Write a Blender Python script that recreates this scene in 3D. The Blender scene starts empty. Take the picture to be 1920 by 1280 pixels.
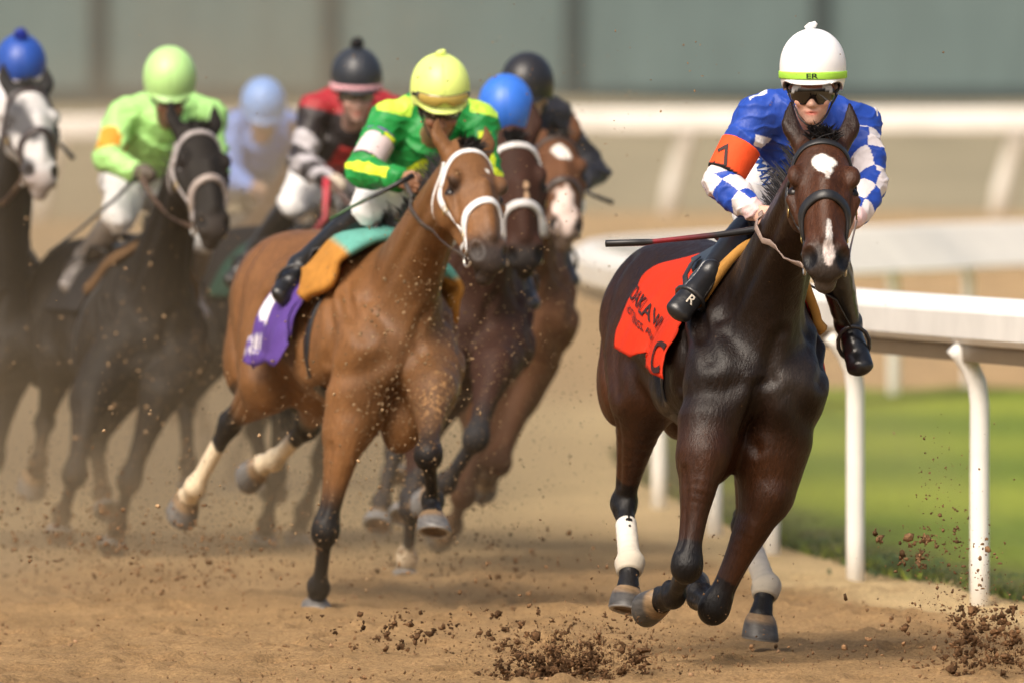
import bpy, math, random
import numpy as np
from mathutils import Vector, Matrix
from mathutils.bvhtree import BVHTree

R = math.radians
random.seed(7)
rng = np.random.default_rng(7)
SC = bpy.context.scene
COL = SC.collection

# ------------------------------------------------------------------ camera, sky, sun, exposure
FPX = 1920 * 400.0 / 36.0          # focal length in photo pixels (400 mm lens)
CAMZ = 2.0
PITCH = math.atan(400 / FPX)
cam_d = bpy.data.cameras.new('camera')
cam = bpy.data.objects.new('camera', cam_d)
COL.objects.link(cam)
cam.location = (0, 0, CAMZ)
cam.rotation_euler = (R(90) - PITCH, 0, 0)
cam_d.lens = 400
cam_d.sensor_width = 36
cam_d.sensor_fit = 'HORIZONTAL'
cam_d.clip_start = 0.5
cam_d.clip_end = 3000
cam_d.dof.use_dof = True
cam_d.dof.focus_distance = 42.0
cam_d.dof.aperture_fstop = 3.3
SC.camera = cam

SUN_EL, SUN_AZ = R(48), R(-30)      # azimuth measured from behind the camera towards picture left
sun_dir = Vector((math.sin(SUN_AZ) * math.cos(SUN_EL), -math.cos(SUN_AZ) * math.cos(SUN_EL), math.sin(SUN_EL)))
world = bpy.data.worlds.new('World')
SC.world = world
world.use_nodes = True
wn = world.node_tree
sky = wn.nodes.new('ShaderNodeTexSky')
sky.sky_type = 'NISHITA'
sky.sun_disc = False
sky.sun_elevation = SUN_EL
sky.sun_rotation = math.atan2(sun_dir.x, sun_dir.y)
sky.air_density = 1.0
sky.dust_density = 8.0
bgn = wn.nodes['Background']
wn.links.new(sky.outputs[0], bgn.inputs[0])
bgn.inputs[1].default_value = 0.125
sl = bpy.data.lights.new('sun', 'SUN')
sun = bpy.data.objects.new('sun', sl)
COL.objects.link(sun)
sl.energy = 2.5
sl.angle = R(40)
sl.color = (1.0, 0.91, 0.79)
sun.rotation_euler = sun_dir.to_track_quat('Z', 'Y').to_euler()
sun.location = (0, 0, 30)
SC.view_settings.view_transform = 'Standard'
SC.view_settings.look = 'None'
SC.view_settings.exposure = 0.4
SC.view_settings.gamma = 1.0
try:
    SC.cycles.volume_step_rate = 2.0
    SC.cycles.volume_max_steps = 96
    SC.cycles.max_bounces = 6
except Exception:
    pass

_cr = np.array([1.0, 0, 0])
_cf = np.array([0, math.cos(PITCH), -math.sin(PITCH)])
_cu = np.array([0, math.sin(PITCH), math.cos(PITCH)])
CAM = np.array([0, 0, CAMZ])


def at(x, y, d):
    """the point of the place seen at photo pixel (x, y), d metres down the track"""
    v = _cf + _cr * ((x - 960) / FPX) + _cu * ((640 - y) / FPX)
    return CAM + v * (d / v[1])


def nrm(v):
    v = np.asarray(v, float)
    return v / max(1e-9, np.linalg.norm(v))


def V3(*a):
    return np.array(a, float)

# ------------------------------------------------------------------ objects


def link(o, parent=None):
    COL.objects.link(o)
    if parent is not None:
        o.parent = parent
    return o


def thing(name, label, cat, mat=None, group=None):
    o = bpy.data.objects.new(name, None)
    o.empty_display_size = 0.2
    COL.objects.link(o)
    if mat is not None:
        o.matrix_world = mat
    o['label'] = label
    o['category'] = cat
    if group:
        o['group'] = group
    return o


def tag(o, label, cat, group=None):
    o['label'] = label
    o['category'] = cat
    if group:
        o['group'] = group
    return o


def mesh_obj(name, v, faces, mat, parent=None, col=None, smooth=True, extra=None, mats=None, mi=None):
    """one mesh object; faces an int array (n,3) or (n,4) or a list of lists"""
    me = bpy.data.meshes.new(name)
    v = np.asarray(v, np.float32)
    if isinstance(faces, np.ndarray):
        n, k = faces.shape
        me.vertices.add(len(v))
        me.vertices.foreach_set('co', v.ravel())
        me.loops.add(n * k)
        me.loops.foreach_set('vertex_index', faces.astype(np.int32).ravel())
        me.polygons.add(n)
        me.polygons.foreach_set('loop_start', np.arange(0, n * k, k, dtype=np.int32))
        me.update(calc_edges=True)
    else:
        me.from_pydata(v.tolist(), [], faces)
        me.update()
    if smooth:
        me.polygons.foreach_set('use_smooth', np.ones(len(me.polygons), bool))
    if col is not None:
        a = me.color_attributes.new('col', 'FLOAT_COLOR', 'POINT')
        c = np.ones((len(v), 4), np.float32)
        c[:, :3] = np.asarray(col, np.float32)
        a.data.foreach_set('color', c.ravel())
    for nm, arr in (extra or {}).items():
        a = me.attributes.new(nm, 'FLOAT', 'POINT')
        a.data.foreach_set('value', np.asarray(arr, np.float32))
    for m in (mats or [mat]):
        me.materials.append(m)
    if mi is not None:
        me.polygons.foreach_set('material_index', np.asarray(mi, np.int32))
    me.validate()
    o = bpy.data.objects.new(name, me)
    link(o, parent)
    return o


class MB:
    """collects pieces into one mesh"""

    def __init__(s):
        s.v, s.f, s.c, s.n = [], [], [], 0

    def add(s, v, f, c=None):
        v = np.asarray(v, float)
        s.v.append(v)
        s.f += [[i + s.n for i in q] for q in f]
        s.c.append(np.tile(np.asarray(c if c is not None else (1, 1, 1), float), (len(v), 1)) if c is None or np.ndim(c) == 1 else np.asarray(c))
        s.n += len(v)

    def tube(s, pts, rad, c=None, n=8, caps=True):
        pts = [np.asarray(p, float) for p in pts]
        m = len(pts)
        if np.ndim(rad) == 0:
            rad = [rad] * m
        t0 = nrm(pts[1] - pts[0])
        u = nrm(np.cross(t0, (0.31, 0.2, 0.93) if abs(t0[2]) < .9 else (1, 0, 0)))
        vs, cs = [], []
        for i, p in enumerate(pts):
            t = nrm(pts[min(i + 1, m - 1)] - pts[max(i - 1, 0)])
            u = nrm(u - t * np.dot(u, t))
            w = np.cross(t, u)
            for k in range(n):
                a = 2 * math.pi * k / n
                r_ = rad[i]
                if np.ndim(r_) == 0:
                    r_ = (r_, r_)
                vs.append(p + u * math.cos(a) * r_[0] + w * math.sin(a) * r_[1])
                cs.append(c[i] if c is not None and np.ndim(c) == 2 else (c if c is not None else (1, 1, 1)))
        f = []
        for i in range(m - 1):
            for k in range(n):
                k2 = (k + 1) % n
                f.append([i * n + k, i * n + k2, (i + 1) * n + k2, (i + 1) * n + k])
        if caps:
            f.append(list(range(n - 1, -1, -1)))
            f.append([(m - 1) * n + k for k in range(n)])
        s.add(vs, f, np.array(cs))

    def ribbon(s, pts, nor, w, th, c=None, closed=False, lift=0.0):
        """flat strap: rectangle section swept along pts, lying on a surface with normals nor"""
        pts = np.asarray(pts, float)
        nor = np.asarray(nor, float)
        m = len(pts)
        vs, cs = [], []
        for i in range(m):
            if closed:
                t = nrm(pts[(i + 1) % m] - pts[i - 1])
            else:
                t = nrm(pts[min(i + 1, m - 1)] - pts[max(i - 1, 0)])
            nn = nrm(nor[i] - t * np.dot(nor[i], t))
            b = np.cross(t, nn)
            ww = w[i] if np.ndim(w) else w
            tt = th[i] if np.ndim(th) else th
            p = pts[i] + nn * lift
            for (x, y) in ((-1, -.3), (-1, .6), (-.75, 1), (.75, 1), (1, .6), (1, -.3)):
                vs.append(p + b * x * ww / 2 + nn * y * tt)
                cs.append(c[i] if c is not None and np.ndim(c) == 2 else (c if c is not None else (1, 1, 1)))
        f = []
        for i in range(m if closed else m - 1):
            j = (i + 1) % m
            for k in range(6):
                k2 = (k + 1) % 6
                f.append([i * 6 + k, i * 6 + k2, j * 6 + k2, j * 6 + k])
        if not closed:
            f.append(list(range(5, -1, -1)))
            f.append([(m - 1) * 6 + k for k in range(6)])
        s.add(vs, f, np.array(cs))

    def ball(s, c, r, col=None, n=12, ax=None):
        r = np.ones(3) * r if np.ndim(r) == 0 else np.asarray(r, float)
        ax = np.eye(3) if ax is None else np.asarray(ax)
        vs, f = [], []
        for i in range(n // 2 + 1):
            th = math.pi * i / (n // 2)
            for k in range(n):
                ph = 2 * math.pi * k / n
                q = np.array([math.sin(th) * math.cos(ph) * r[0], math.sin(th) * math.sin(ph) * r[1], math.cos(th) * r[2]])
                vs.append(np.asarray(c) + q @ ax)
        for i in range(n // 2):
            for k in range(n):
                k2 = (k + 1) % n
                f.append([i * n + k, (i + 1) * n + k, (i + 1) * n + k2, i * n + k2])
        s.add(vs, f, col)

    def box(s, lo, hi, col=None, fr=None):
        vs = [np.array([x, y, z]) for x in (lo[0], hi[0]) for y in (lo[1], hi[1]) for z in (lo[2], hi[2])]
        if fr is not None:
            o, ax = fr
            vs = [o + q @ ax for q in vs]
        s.add(vs, [[0, 1, 3, 2], [4, 6, 7, 5], [0, 4, 5, 1], [2, 3, 7, 6], [0, 2, 6, 4], [1, 5, 7, 3]], col)

    def build(s, name, mat, parent=None, smooth=True):
        v = np.vstack(s.v)
        return mesh_obj(name, v, s.f, mat, parent, col=np.vstack(s.c), smooth=smooth)

# ------------------------------------------------------------------ implicit bodies -> one continuous surface


def wob(p, freq, seed, n=10, aniso=(1, 1, 1)):
    """smooth pseudo-noise, about -1..1"""
    r = np.random.default_rng(seed)
    k = r.normal(size=(n, 3))
    k /= np.linalg.norm(k, axis=1)[:, None]
    k *= freq * r.uniform(.6, 1.5, size=(n, 1)) * np.asarray(aniso)
    ph = r.uniform(0, 6.28, n)
    p = np.asarray(p, float)
    out = np.zeros(len(p))
    for i in range(n):
        out += np.sin(p @ k[i] + ph[i])
    return out / math.sqrt(n) / 1.2


class Blob:
    def __init__(s):
        s.p = []

    def seg(s, a, b, ra, rb, k=.03, u=None, tg='', op=1):
        s.p.append((np.asarray(a, float), np.asarray(b, float), ra, rb, k, u, tg, op))

    def chain(s, pts, rad, k=.03, u=None, tg='', sm=0):
        """several tapered pieces in a row, blended into the rest as one; sm = splits per piece along a spline"""
        pts = [np.asarray(p, float) for p in pts]
        if sm:
            rr = np.array([(r, r) if np.ndim(r) == 0 else r for r in rad], float)
            P = np.column_stack([np.array(pts), rr])
            P = np.vstack([2 * P[0] - P[1], P, 2 * P[-1] - P[-2]])
            out = []
            for i in range(1, len(P) - 2):
                for j in range(sm):
                    t = j / sm
                    out.append(.5 * (2 * P[i] + (P[i + 1] - P[i - 1]) * t + (2 * P[i - 1] - 5 * P[i] + 4 * P[i + 1] - P[i + 2]) * t * t + (3 * P[i] - P[i - 1] - 3 * P[i + 1] + P[i + 2]) * t ** 3))
            out.append(P[-2])
            pts = [o[:3] for o in out]
            rad = [tuple(np.maximum(o[3:], .004)) for o in out]
        segs = [(pts[i], pts[i + 1], rad[i], rad[i + 1]) for i in range(len(pts) - 1)]
        s.p.append((segs, None, None, None, k, u, tg, 2))

    def ell(s, c, r, ax=None, k=.03, tg='', op=1):
        ax = np.eye(3) if ax is None else np.asarray(ax, float)
        s.p.append((np.asarray(c, float), None, np.asarray(r, float), ax, k, None, tg, op))

    @staticmethod
    def bounds(p, g):
        if p[7] == 2:
            B = [Blob.bounds((a, b, ra, rb, 0, None, '', 1), g) for (a, b, ra, rb) in p[0]]
            return np.min([q[0] for q in B], 0), np.max([q[1] for q in B], 0)
        if p[1] is None:
            m = max(p[2]) + g
            return p[0] - m, p[0] + m
        m, m2 = np.max(p[2]) + g, np.max(p[3]) + g
        return np.minimum(p[0] - m, p[1] - m2), np.maximum(p[0] + m, p[1] + m2)

    @staticmethod
    def dist(p, AX, g):
        (a, b, ra, rb, k, u, tg, op) = p
        X = AX[0][:, None, None] - np.float32(a[0])
        Y = AX[1][None, :, None] - np.float32(a[1])
        Z = AX[2][None, None, :] - np.float32(a[2])
        if b is None:
            r = (ra + g).astype(np.float32)
            ax = rb.astype(np.float32)
            q = [(X * ax[j, 0] + Y * ax[j, 1] + Z * ax[j, 2]) / r[j] for j in range(3)]
            nn = np.sqrt(q[0] ** 2 + q[1] ** 2 + q[2] ** 2)
            return (nn - 1) * float(min(r) * .5 + np.mean(r) * .5)
        ba = b - a
        L2 = max(1e-8, float(ba @ ba))
        t = np.clip((X * ba[0] + Y * ba[1] + Z * ba[2]) / L2, 0, 1).astype(np.float32)
        qx, qy, qz = X - t * np.float32(ba[0]), Y - t * np.float32(ba[1]), Z - t * np.float32(ba[2])
        if u is None or (np.ndim(ra) == 0 and np.ndim(rb) == 0):
            ra_ = np.mean(ra)
            rb_ = np.mean(rb)
            return np.sqrt(qx * qx + qy * qy + qz * qz) - (ra_ + g + (rb_ - ra_) * t)
        ra2 = (ra, ra) if np.ndim(ra) == 0 else ra
        rb2 = (rb, rb) if np.ndim(rb) == 0 else rb
        nn = ba / math.sqrt(L2)
        uu = np.asarray(u, float)
        uu = nrm(uu - nn * (uu @ nn))
        vv = np.cross(nn, uu)
        ru = ra2[0] + g + (rb2[0] - ra2[0]) * t
        rv = ra2[1] + g + (rb2[1] - ra2[1]) * t
        qu = (qx * uu[0] + qy * uu[1] + qz * uu[2]) / ru
        qv = (qx * vv[0] + qy * vv[1] + qz * vv[2]) / rv
        qn = (qx * nn[0] + qy * nn[1] + qz * nn[2]) / np.minimum(ru, rv)
        return (np.sqrt(qu * qu + qv * qv + qn * qn) - 1) * (np.minimum(ru, rv) * .6 + np.maximum(ru, rv) * .4)

    def mesh(s, h, tags=None, grow=0.0, smooth=2, cuts=()):
        P = [p for p in s.p if tags is None or p[6] in tags]
        los, his = [], []
        for p in P:
            if p[7] < 0:
                continue
            lo_, hi_ = s.bounds(p, grow)
            los.append(lo_); his.append(hi_)
        lo = np.min(los, 0) - 3 * h
        hi = np.max(his, 0) + 3 * h
        n = np.ceil((hi - lo) / h).astype(int) + 1
        f = np.full(n, .5, np.float32)
        A = [(lo[i] + h * np.arange(n[i])).astype(np.float32) for i in range(3)]
        for p in P:
            k, op = p[4], p[7]
            bl, bh = s.bounds(p, grow if op > 0 else 0)
            i0 = np.maximum(((bl - k - lo) / h).astype(int) - 1, 0)
            i1 = np.minimum(((bh + k - lo) / h).astype(int) + 3, n)
            sl_ = tuple(slice(i0[j], i1[j]) for j in range(3))
            AX = [A[j][sl_[j]] for j in range(3)]
            if op == 2:
                d = None
                for (a, b, ra, rb) in p[0]:
                    e = s.dist((a, b, ra, rb, k, p[5], '', 1), AX, grow)
                    if d is None:
                        d = e
                    else:
                        d = np.minimum(d, e)
            else:
                d = s.dist(p, AX, grow if op > 0 else 0)
            d = d.astype(np.float32)
            cur = f[sl_]
            if op > 0:
                hh = np.maximum(k - np.abs(cur - d), 0) / k
                f[sl_] = np.minimum(cur, d) - hh * hh * (k * .25)
            else:
                d = -d
                hh = np.maximum(k - np.abs(cur - d), 0) / k
                f[sl_] = np.maximum(cur, d) + hh * hh * (k * .25)
        for (pt, nv) in cuts:      # keep the side the normal points away from
            nv = nrm(nv)
            d = ((A[0] - pt[0]) * nv[0])[:, None, None] + ((A[1] - pt[1]) * nv[1])[None, :, None] + ((A[2] - pt[2]) * nv[2])[None, None, :]
            f = np.maximum(f, d.astype(np.float32))
        f[0] = f[-1] = .5
        f[:, 0] = f[:, -1] = .5
        f[:, :, 0] = f[:, :, -1] = .5
        v, q = surface_nets(f, lo, h)
        return relax(v, q, smooth), q


def surface_nets(f, lo, h):
    s = f < 0
    nx, ny, nz = f.shape
    cnt = np.zeros((nx - 1, ny - 1, nz - 1), np.int8)
    for dx in (0, 1):
        for dy in (0, 1):
            for dz in (0, 1):
                cnt += s[dx:nx - 1 + dx, dy:ny - 1 + dy, dz:nz - 1 + dz]
    I, J, K = np.nonzero((cnt > 0) & (cnt < 8))
    ids = np.full(cnt.shape, -1, np.int32)
    ids[I, J, K] = np.arange(len(I))
    acc = np.zeros((len(I), 3))
    num = np.zeros(len(I))
    for ax in range(3):
        o = [(0, 0), (0, 1), (1, 0), (1, 1)]
        for (p, q) in o:
            a = [0, 0, 0]
            oth = [j for j in range(3) if j != ax]
            a[oth[0]], a[oth[1]] = p, q
            b = list(a)
            b[ax] = 1
            f0 = f[I + a[0], J + a[1], K + a[2]]
            f1 = f[I + b[0], J + b[1], K + b[2]]
            m = (f0 < 0) != (f1 < 0)
            t = np.where(m, f0 / np.where(m, f0 - f1, 1), 0)
            pos = np.tile(np.array(a, float), (len(I), 1))
            pos[:, ax] += t
            acc[m] += pos[m]
            num[m] += 1
    v = np.stack([I, J, K], 1) + acc / num[:, None]
    v = lo + v * h
    qs = []
    for ax in range(3):
        sl0 = [slice(None)] * 3
        sl1 = [slice(None)] * 3
        sl0[ax] = slice(0, -1)
        sl1[ax] = slice(1, None)
        e0, e1 = s[tuple(sl0)], s[tuple(sl1)]
        E = np.argwhere(e0 != e1)
        oth = [(ax + 1) % 3, (ax + 2) % 3]
        ok = (E[:, oth[0]] > 0) & (E[:, oth[1]] > 0) & (E[:, oth[0]] < f.shape[oth[0]] - 1) & (E[:, oth[1]] < f.shape[oth[1]] - 1)
        E = E[ok]
        inside = s[E[:, 0], E[:, 1], E[:, 2]]
        c = []
        for (p, q) in ((1, 1), (0, 1), (0, 0), (1, 0)):
            D = E.copy()
            D[:, oth[0]] -= p
            D[:, oth[1]] -= q
            c.append(ids[D[:, 0], D[:, 1], D[:, 2]])
        Q = np.stack(c, 1)
        Q[~inside] = Q[~inside][:, ::-1]
        qs.append(Q)
    return v, np.vstack(qs)


def relax(v, q, it):
    if it <= 0:
        return v
    e0 = np.concatenate([q[:, i] for i in range(4)] * 2)
    e1 = np.concatenate([q[:, (i + 1) % 4] for i in range(4)] + [q[:, (i - 1) % 4] for i in range(4)])
    n = len(v)
    w = np.bincount(e0, minlength=n).astype(float)
    w[w == 0] = 1
    for k in range(it * 2):
        lam = .55 if k % 2 == 0 else -.48
        av = np.stack([np.bincount(e0, v[e1, j], minlength=n) / w for j in range(3)], 1)
        v = v + (av - v) * lam
    return v


def vnormals(v, q):
    a = v[q[:, 2]] - v[q[:, 0]]
    b = v[q[:, 3 if q.shape[1] > 3 else 1]] - v[q[:, 1 if q.shape[1] > 3 else 0]]
    fn = np.cross(a, b)
    n = np.stack([sum(np.bincount(q[:, i], fn[:, j], minlength=len(v)) for i in range(q.shape[1])) for j in range(3)], 1)
    return n / np.maximum(1e-9, np.linalg.norm(n, axis=1))[:, None]


def sstep(x, a, b):
    t = np.clip((x - a) / (b - a), 0, 1)
    return t * t * (3 - 2 * t)


def mixc(c, d, w):
    return c * (1 - w[:, None]) + np.asarray(d) * w[:, None]


def seg_param(v, a, b):
    ba = b - a
    t = np.clip(((v - a) @ ba) / max(1e-9, ba @ ba), 0, 1)
    return t, np.linalg.norm(v - a - t[:, None] * ba, axis=1)


def srgb(r, g, b):
    return tuple(((x / 255) / 12.92 if x <= 10 else ((x / 255 + .055) / 1.055) ** 2.4) for x in (r, g, b))

# ------------------------------------------------------------------ materials


def mat_base(name):
    m = bpy.data.materials.new(name)
    m.use_nodes = True
    nt = m.node_tree
    return m, nt, nt.nodes['Principled BSDF']


def nd(nt, typ, **kw):
    n = nt.nodes.new(typ)
    for k, v in kw.items():
        setattr(n, k, v)
    return n


def noise(nt, scale, detail=3, rough=.55, vec=None, mapscale=None):
    tc = nd(nt, 'ShaderNodeTexCoord')
    mp = nd(nt, 'ShaderNodeMapping')
    nt.links.new(tc.outputs['Object'], mp.inputs[0])
    if mapscale:
        mp.inputs['Scale'].default_value = mapscale
    n = nd(nt, 'ShaderNodeTexNoise')
    n.inputs['Scale'].default_value = scale
    n.inputs['Detail'].default_value = detail
    n.inputs['Roughness'].default_value = rough
    nt.links.new(mp.outputs[0], n.inputs['Vector'])
    return n


def ramp(nt, src, lo, hi, a, b):
    r = nd(nt, 'ShaderNodeMapRange')
    r.inputs[1].default_value, r.inputs[2].default_value = lo, hi
    r.inputs[3].default_value, r.inputs[4].default_value = a, b
    nt.links.new(src, r.inputs[0])
    return r.outputs[0]


def bump(nt, src, strength, dist, bs):
    b = nd(nt, 'ShaderNodeBump')
    b.inputs['Strength'].default_value = strength
    b.inputs['Distance'].default_value = dist
    nt.links.new(src, b.inputs['Height'])
    nt.links.new(b.outputs[0], bs.inputs['Normal'])
    return b


def mixrgb(nt, fac, a, b, mode='MIX'):
    m = nd(nt, 'ShaderNodeMix', data_type='RGBA', blend_type=mode)
    if isinstance(fac, (int, float)):
        m.inputs[0].default_value = fac
    else:
        nt.links.new(fac, m.inputs[0])
    for s_, i in ((a, 6), (b, 7)):
        if isinstance(s_, tuple):
            m.inputs[i].default_value = (*s_[:3], 1)
        else:
            nt.links.new(s_, m.inputs[i])
    return m.outputs[2]


def m_attr(name, rough=.6, spec=.4, nscale=30, namp=.25, bscale=200, bstr=.2, bdist=.002, mapscale=None, dirt=None, sheen=0, coat=0, relief=None, streak=0):
    """surface whose own colour sits in the mesh, with fine variation, grain and optional dirt"""
    m, nt, bs = mat_base(name)
    at_ = nd(nt, 'ShaderNodeAttribute', attribute_name='col')
    n = noise(nt, nscale, 4, .6, mapscale=mapscale)
    v = ramp(nt, n.outputs[0], .3, .7, 1 - namp, 1 + namp * .6)
    c = mixrgb(nt, 1.0, at_.outputs['Color'], v, 'MULTIPLY')
    if streak:
        n4 = noise(nt, 120, 6, .75, mapscale=(1, 1, .18))
        c = mixrgb(nt, 1.0, c, ramp(nt, n4.outputs[0], .3, .7, 1 - streak, 1 + streak), 'MULTIPLY')
    if dirt:
        da = nd(nt, 'ShaderNodeAttribute', attribute_name='dirt')
        n2 = noise(nt, 42, 6, .7)
        n3 = noise(nt, 150, 2, .6)
        s = nd(nt, 'ShaderNodeMath', operation='MULTIPLY_ADD')
        nt.links.new(n2.outputs[0], s.inputs[0]); s.inputs[1].default_value = .65
        t2 = nd(nt, 'ShaderNodeMath', operation='MULTIPLY'); t2.inputs[1].default_value = .35
        nt.links.new(n3.outputs[0], t2.inputs[0]); nt.links.new(t2.outputs[0], s.inputs[2])
        th = nd(nt, 'ShaderNodeMath', operation='MULTIPLY_ADD')
        nt.links.new(da.outputs['Fac'], th.inputs[0]); th.inputs[1].default_value = .42
        nt.links.new(s.outputs[0], th.inputs[2])
        f = ramp(nt, th.outputs[0], .66, .76, 0, 1)
        c = mixrgb(nt, f, c, dirt)
        r = ramp(nt, f, 0, 1, rough, .9)
        nt.links.new(r, bs.inputs['Roughness'])
    else:
        bs.inputs['Roughness'].default_value = rough
    nt.links.new(c, bs.inputs['Base Color'])
    bs.inputs['Specular IOR Level'].default_value = spec
    if sheen:
        bs.inputs['Sheen Weight'].default_value = sheen
    if coat:
        bs.inputs['Coat Weight'].default_value = coat
        bs.inputs['Coat Roughness'].default_value = .15
    nb = noise(nt, bscale, 3, .6, mapscale=mapscale)
    b1 = bump(nt, nb.outputs[0], bstr, bdist, bs)
    if relief:
        nb2 = noise(nt, relief[0], 7, .68, mapscale=(1, 1, .35))
        b2 = nd(nt, 'ShaderNodeBump')
        b2.inputs['Strength'].default_value = relief[1]
        b2.inputs['Distance'].default_value = relief[2]
        nt.links.new(nb2.outputs[0], b2.inputs['Height'])
        nt.links.new(b2.outputs[0], b1.inputs['Normal'])
        rr = ramp(nt, nb2.outputs[0], .35, .65, -.10, .12)
        ad = nd(nt, 'ShaderNodeMath', operation='ADD')
        src = bs.inputs['Roughness'].links[0].from_socket if bs.inputs['Roughness'].is_linked else None
        if src:
            nt.links.new(src, ad.inputs[0])
        else:
            ad.inputs[0].default_value = rough
        nt.links.new(rr, ad.inputs[1])
        nt.links.new(ad.outputs[0], bs.inputs['Roughness'])
    return m


M = {}
M['coat_gloss'] = m_attr('glossy_coat', rough=.37, spec=.24, relief=(14, .5, .02), streak=.42, nscale=9, namp=.25, bscale=160, bstr=.5, bdist=.004, mapscale=(1, 1, .35), dirt=srgb(150, 112, 74))
M['coat'] = m_attr('coat', rough=.48, spec=.22, relief=(14, .45, .018), streak=.30, nscale=9, namp=.2, bscale=120, bstr=.3, bdist=.004, mapscale=(1, 1, .35), dirt=srgb(168, 128, 84))
M['dusty'] = m_attr('dusty_coat', rough=.68, spec=.2, nscale=9, namp=.2, bscale=120, bstr=.3, bdist=.004, mapscale=(1, 1, .35), dirt=srgb(150, 116, 78))
M['hair'] = m_attr('mane_hair', rough=.45, spec=.4, nscale=60, namp=.3)
M['hoof'] = m_attr('hoof_horn', rough=.45, spec=.4, nscale=25, namp=.4, mapscale=(1, 1, 4))
M['cloth'] = m_attr('cloth', rough=.75, spec=.25, nscale=18, namp=.08, bscale=45, bstr=.35, bdist=.006)
M['silk'] = m_attr('silk', rough=.5, spec=.35, nscale=14, namp=.07, bscale=28, bstr=.45, bdist=.008, mapscale=(1, 1.6, .7))
M['skin'] = m_attr('skin', rough=.5, spec=.4, nscale=60, namp=.12, bscale=300, bstr=.15)
M['boot'] = m_attr('boot_leather', rough=.28, spec=.55, nscale=14, namp=.2, bscale=40, bstr=.25, bdist=.004)
M['leather'] = m_attr('strap_leather', rough=.4, spec=.5, nscale=40, namp=.2, bscale=150, bstr=.2)
M['helmet'] = m_attr('helmet_shell', rough=.38, spec=.45, nscale=8, namp=.05, bscale=60, bstr=.08)
M['metal'] = m_attr('bit_metal', rough=.3, spec=.6, nscale=30, namp=.2)
M['metal'].node_tree.nodes['Principled BSDF'].inputs['Metallic'].default_value = .9
M['eye'] = m_attr('wet_eye', rough=.22, spec=.35, nscale=10, namp=.05, bstr=0)
M['gloss'] = m_attr('glossy_dark', rough=.08, spec=.8, nscale=10, namp=.05, bstr=0)
M['foam'] = m_attr('foam_pad', rough=.8, spec=.2, nscale=25, namp=.16, bscale=180, bstr=.3)
M['paint'] = m_attr('white_rail_paint', rough=.42, spec=.45, nscale=3, namp=.1, bscale=20, bstr=.05)
M['clod'] = m_attr('dirt_clod', rough=.95, spec=.1, nscale=60, namp=.5, bscale=120, bstr=.8, bdist=.01)
DEBUG = False
# ------------------------------------------------------------------ horses


def catmull(pts, n):
    pts = np.asarray(pts, float)
    P = np.vstack([2 * pts[0] - pts[1], pts, 2 * pts[-1] - pts[-2]])
    out = []
    for i in range(1, len(P) - 2):
        for k in range(n):
            t = k / n
            out.append(.5 * (2 * P[i] + (P[i + 1] - P[i - 1]) * t + (2 * P[i - 1] - 5 * P[i] + 4 * P[i + 1] - P[i + 2]) * t * t + (3 * P[i] - P[i - 1] - 3 * P[i + 1] + P[i + 2]) * t ** 3))
    out.append(P[-2])
    return np.array(out)


class Frame:
    def __init__(s, O, F, L, U):
        s.O, s.A = np.asarray(O, float), np.array([F, L, U], float)   # rows: forward, left, up

    def loc(s, p):
        return s.A @ (np.asarray(p, float) - s.O)

    def out(s, p):
        return s.O + np.asarray(p, float) @ s.A

    def mat(s):
        m = Matrix.Identity(4)
        for j in range(3):
            for i in range(3):
                m[i][j] = s.A[j][i]
            m[j][3] = s.O[j]
        return m


def horse_frame(wpx, d, heading, lean, pitch=0.0, wz=1.57):
    h, l, p = R(heading), R(lean), R(pitch)
    F = V3(math.sin(h), -math.cos(h), 0)
    L = V3(math.cos(h), math.sin(h), 0)
    U = V3(0, 0, 1)
    U, L = U * math.cos(l) + L * math.sin(l), L * math.cos(l) - U * math.sin(l)
    F, U = F * math.cos(p) + U * math.sin(p), U * math.cos(p) - F * math.sin(p)
    W = at(*wpx, d)
    return Frame(W - U * wz, F, L, U)


def reach(Pw, px, length, sign):
    """the joint seen at px, one bone length away from the world point Pw; sign +1 farther down the track, -1 nearer"""
    d = Pw[1]
    for _ in range(3):
        q = at(px[0], px[1], d)
        r = math.hypot(q[0] - Pw[0], q[2] - Pw[2])
        d = Pw[1] + sign * math.sqrt(max(0.0, length * length - r * r))
    return at(px[0], px[1], d), r / length


LEGLEN = dict(F=(.33, .43, .29, .12, .10), H=(.40, .46, .37, .13, .10))
DEF_LEG = {   # a gathered gallop stride, local coordinates (elbow / stifle, knee / hock, fetlock, coronet, hoof tip)
    'RF': [(.12, -.18, .92), (.42, -.19, .66), (.22, -.19, .44), (.10, -.19, .42), (.02, -.19, .46)],
    'LF': [(.10, .18, .90), (.15, .18, .48), (.05, .18, .22), (.02, .18, .10), (.06, .18, .01)],
    'RH': [(-.68, -.18, .96), (-1.02, -.17, .64), (-.80, -.17, .36), (-.72, -.17, .25), (-.66, -.17, .17)],
    'LH': [(-.64, .18, .95), (-.92, .17, .60), (-.62, .17, .38), (-.52, .17, .30), (-.44, .17, .25)],
}


class Horse:
    pass


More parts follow.
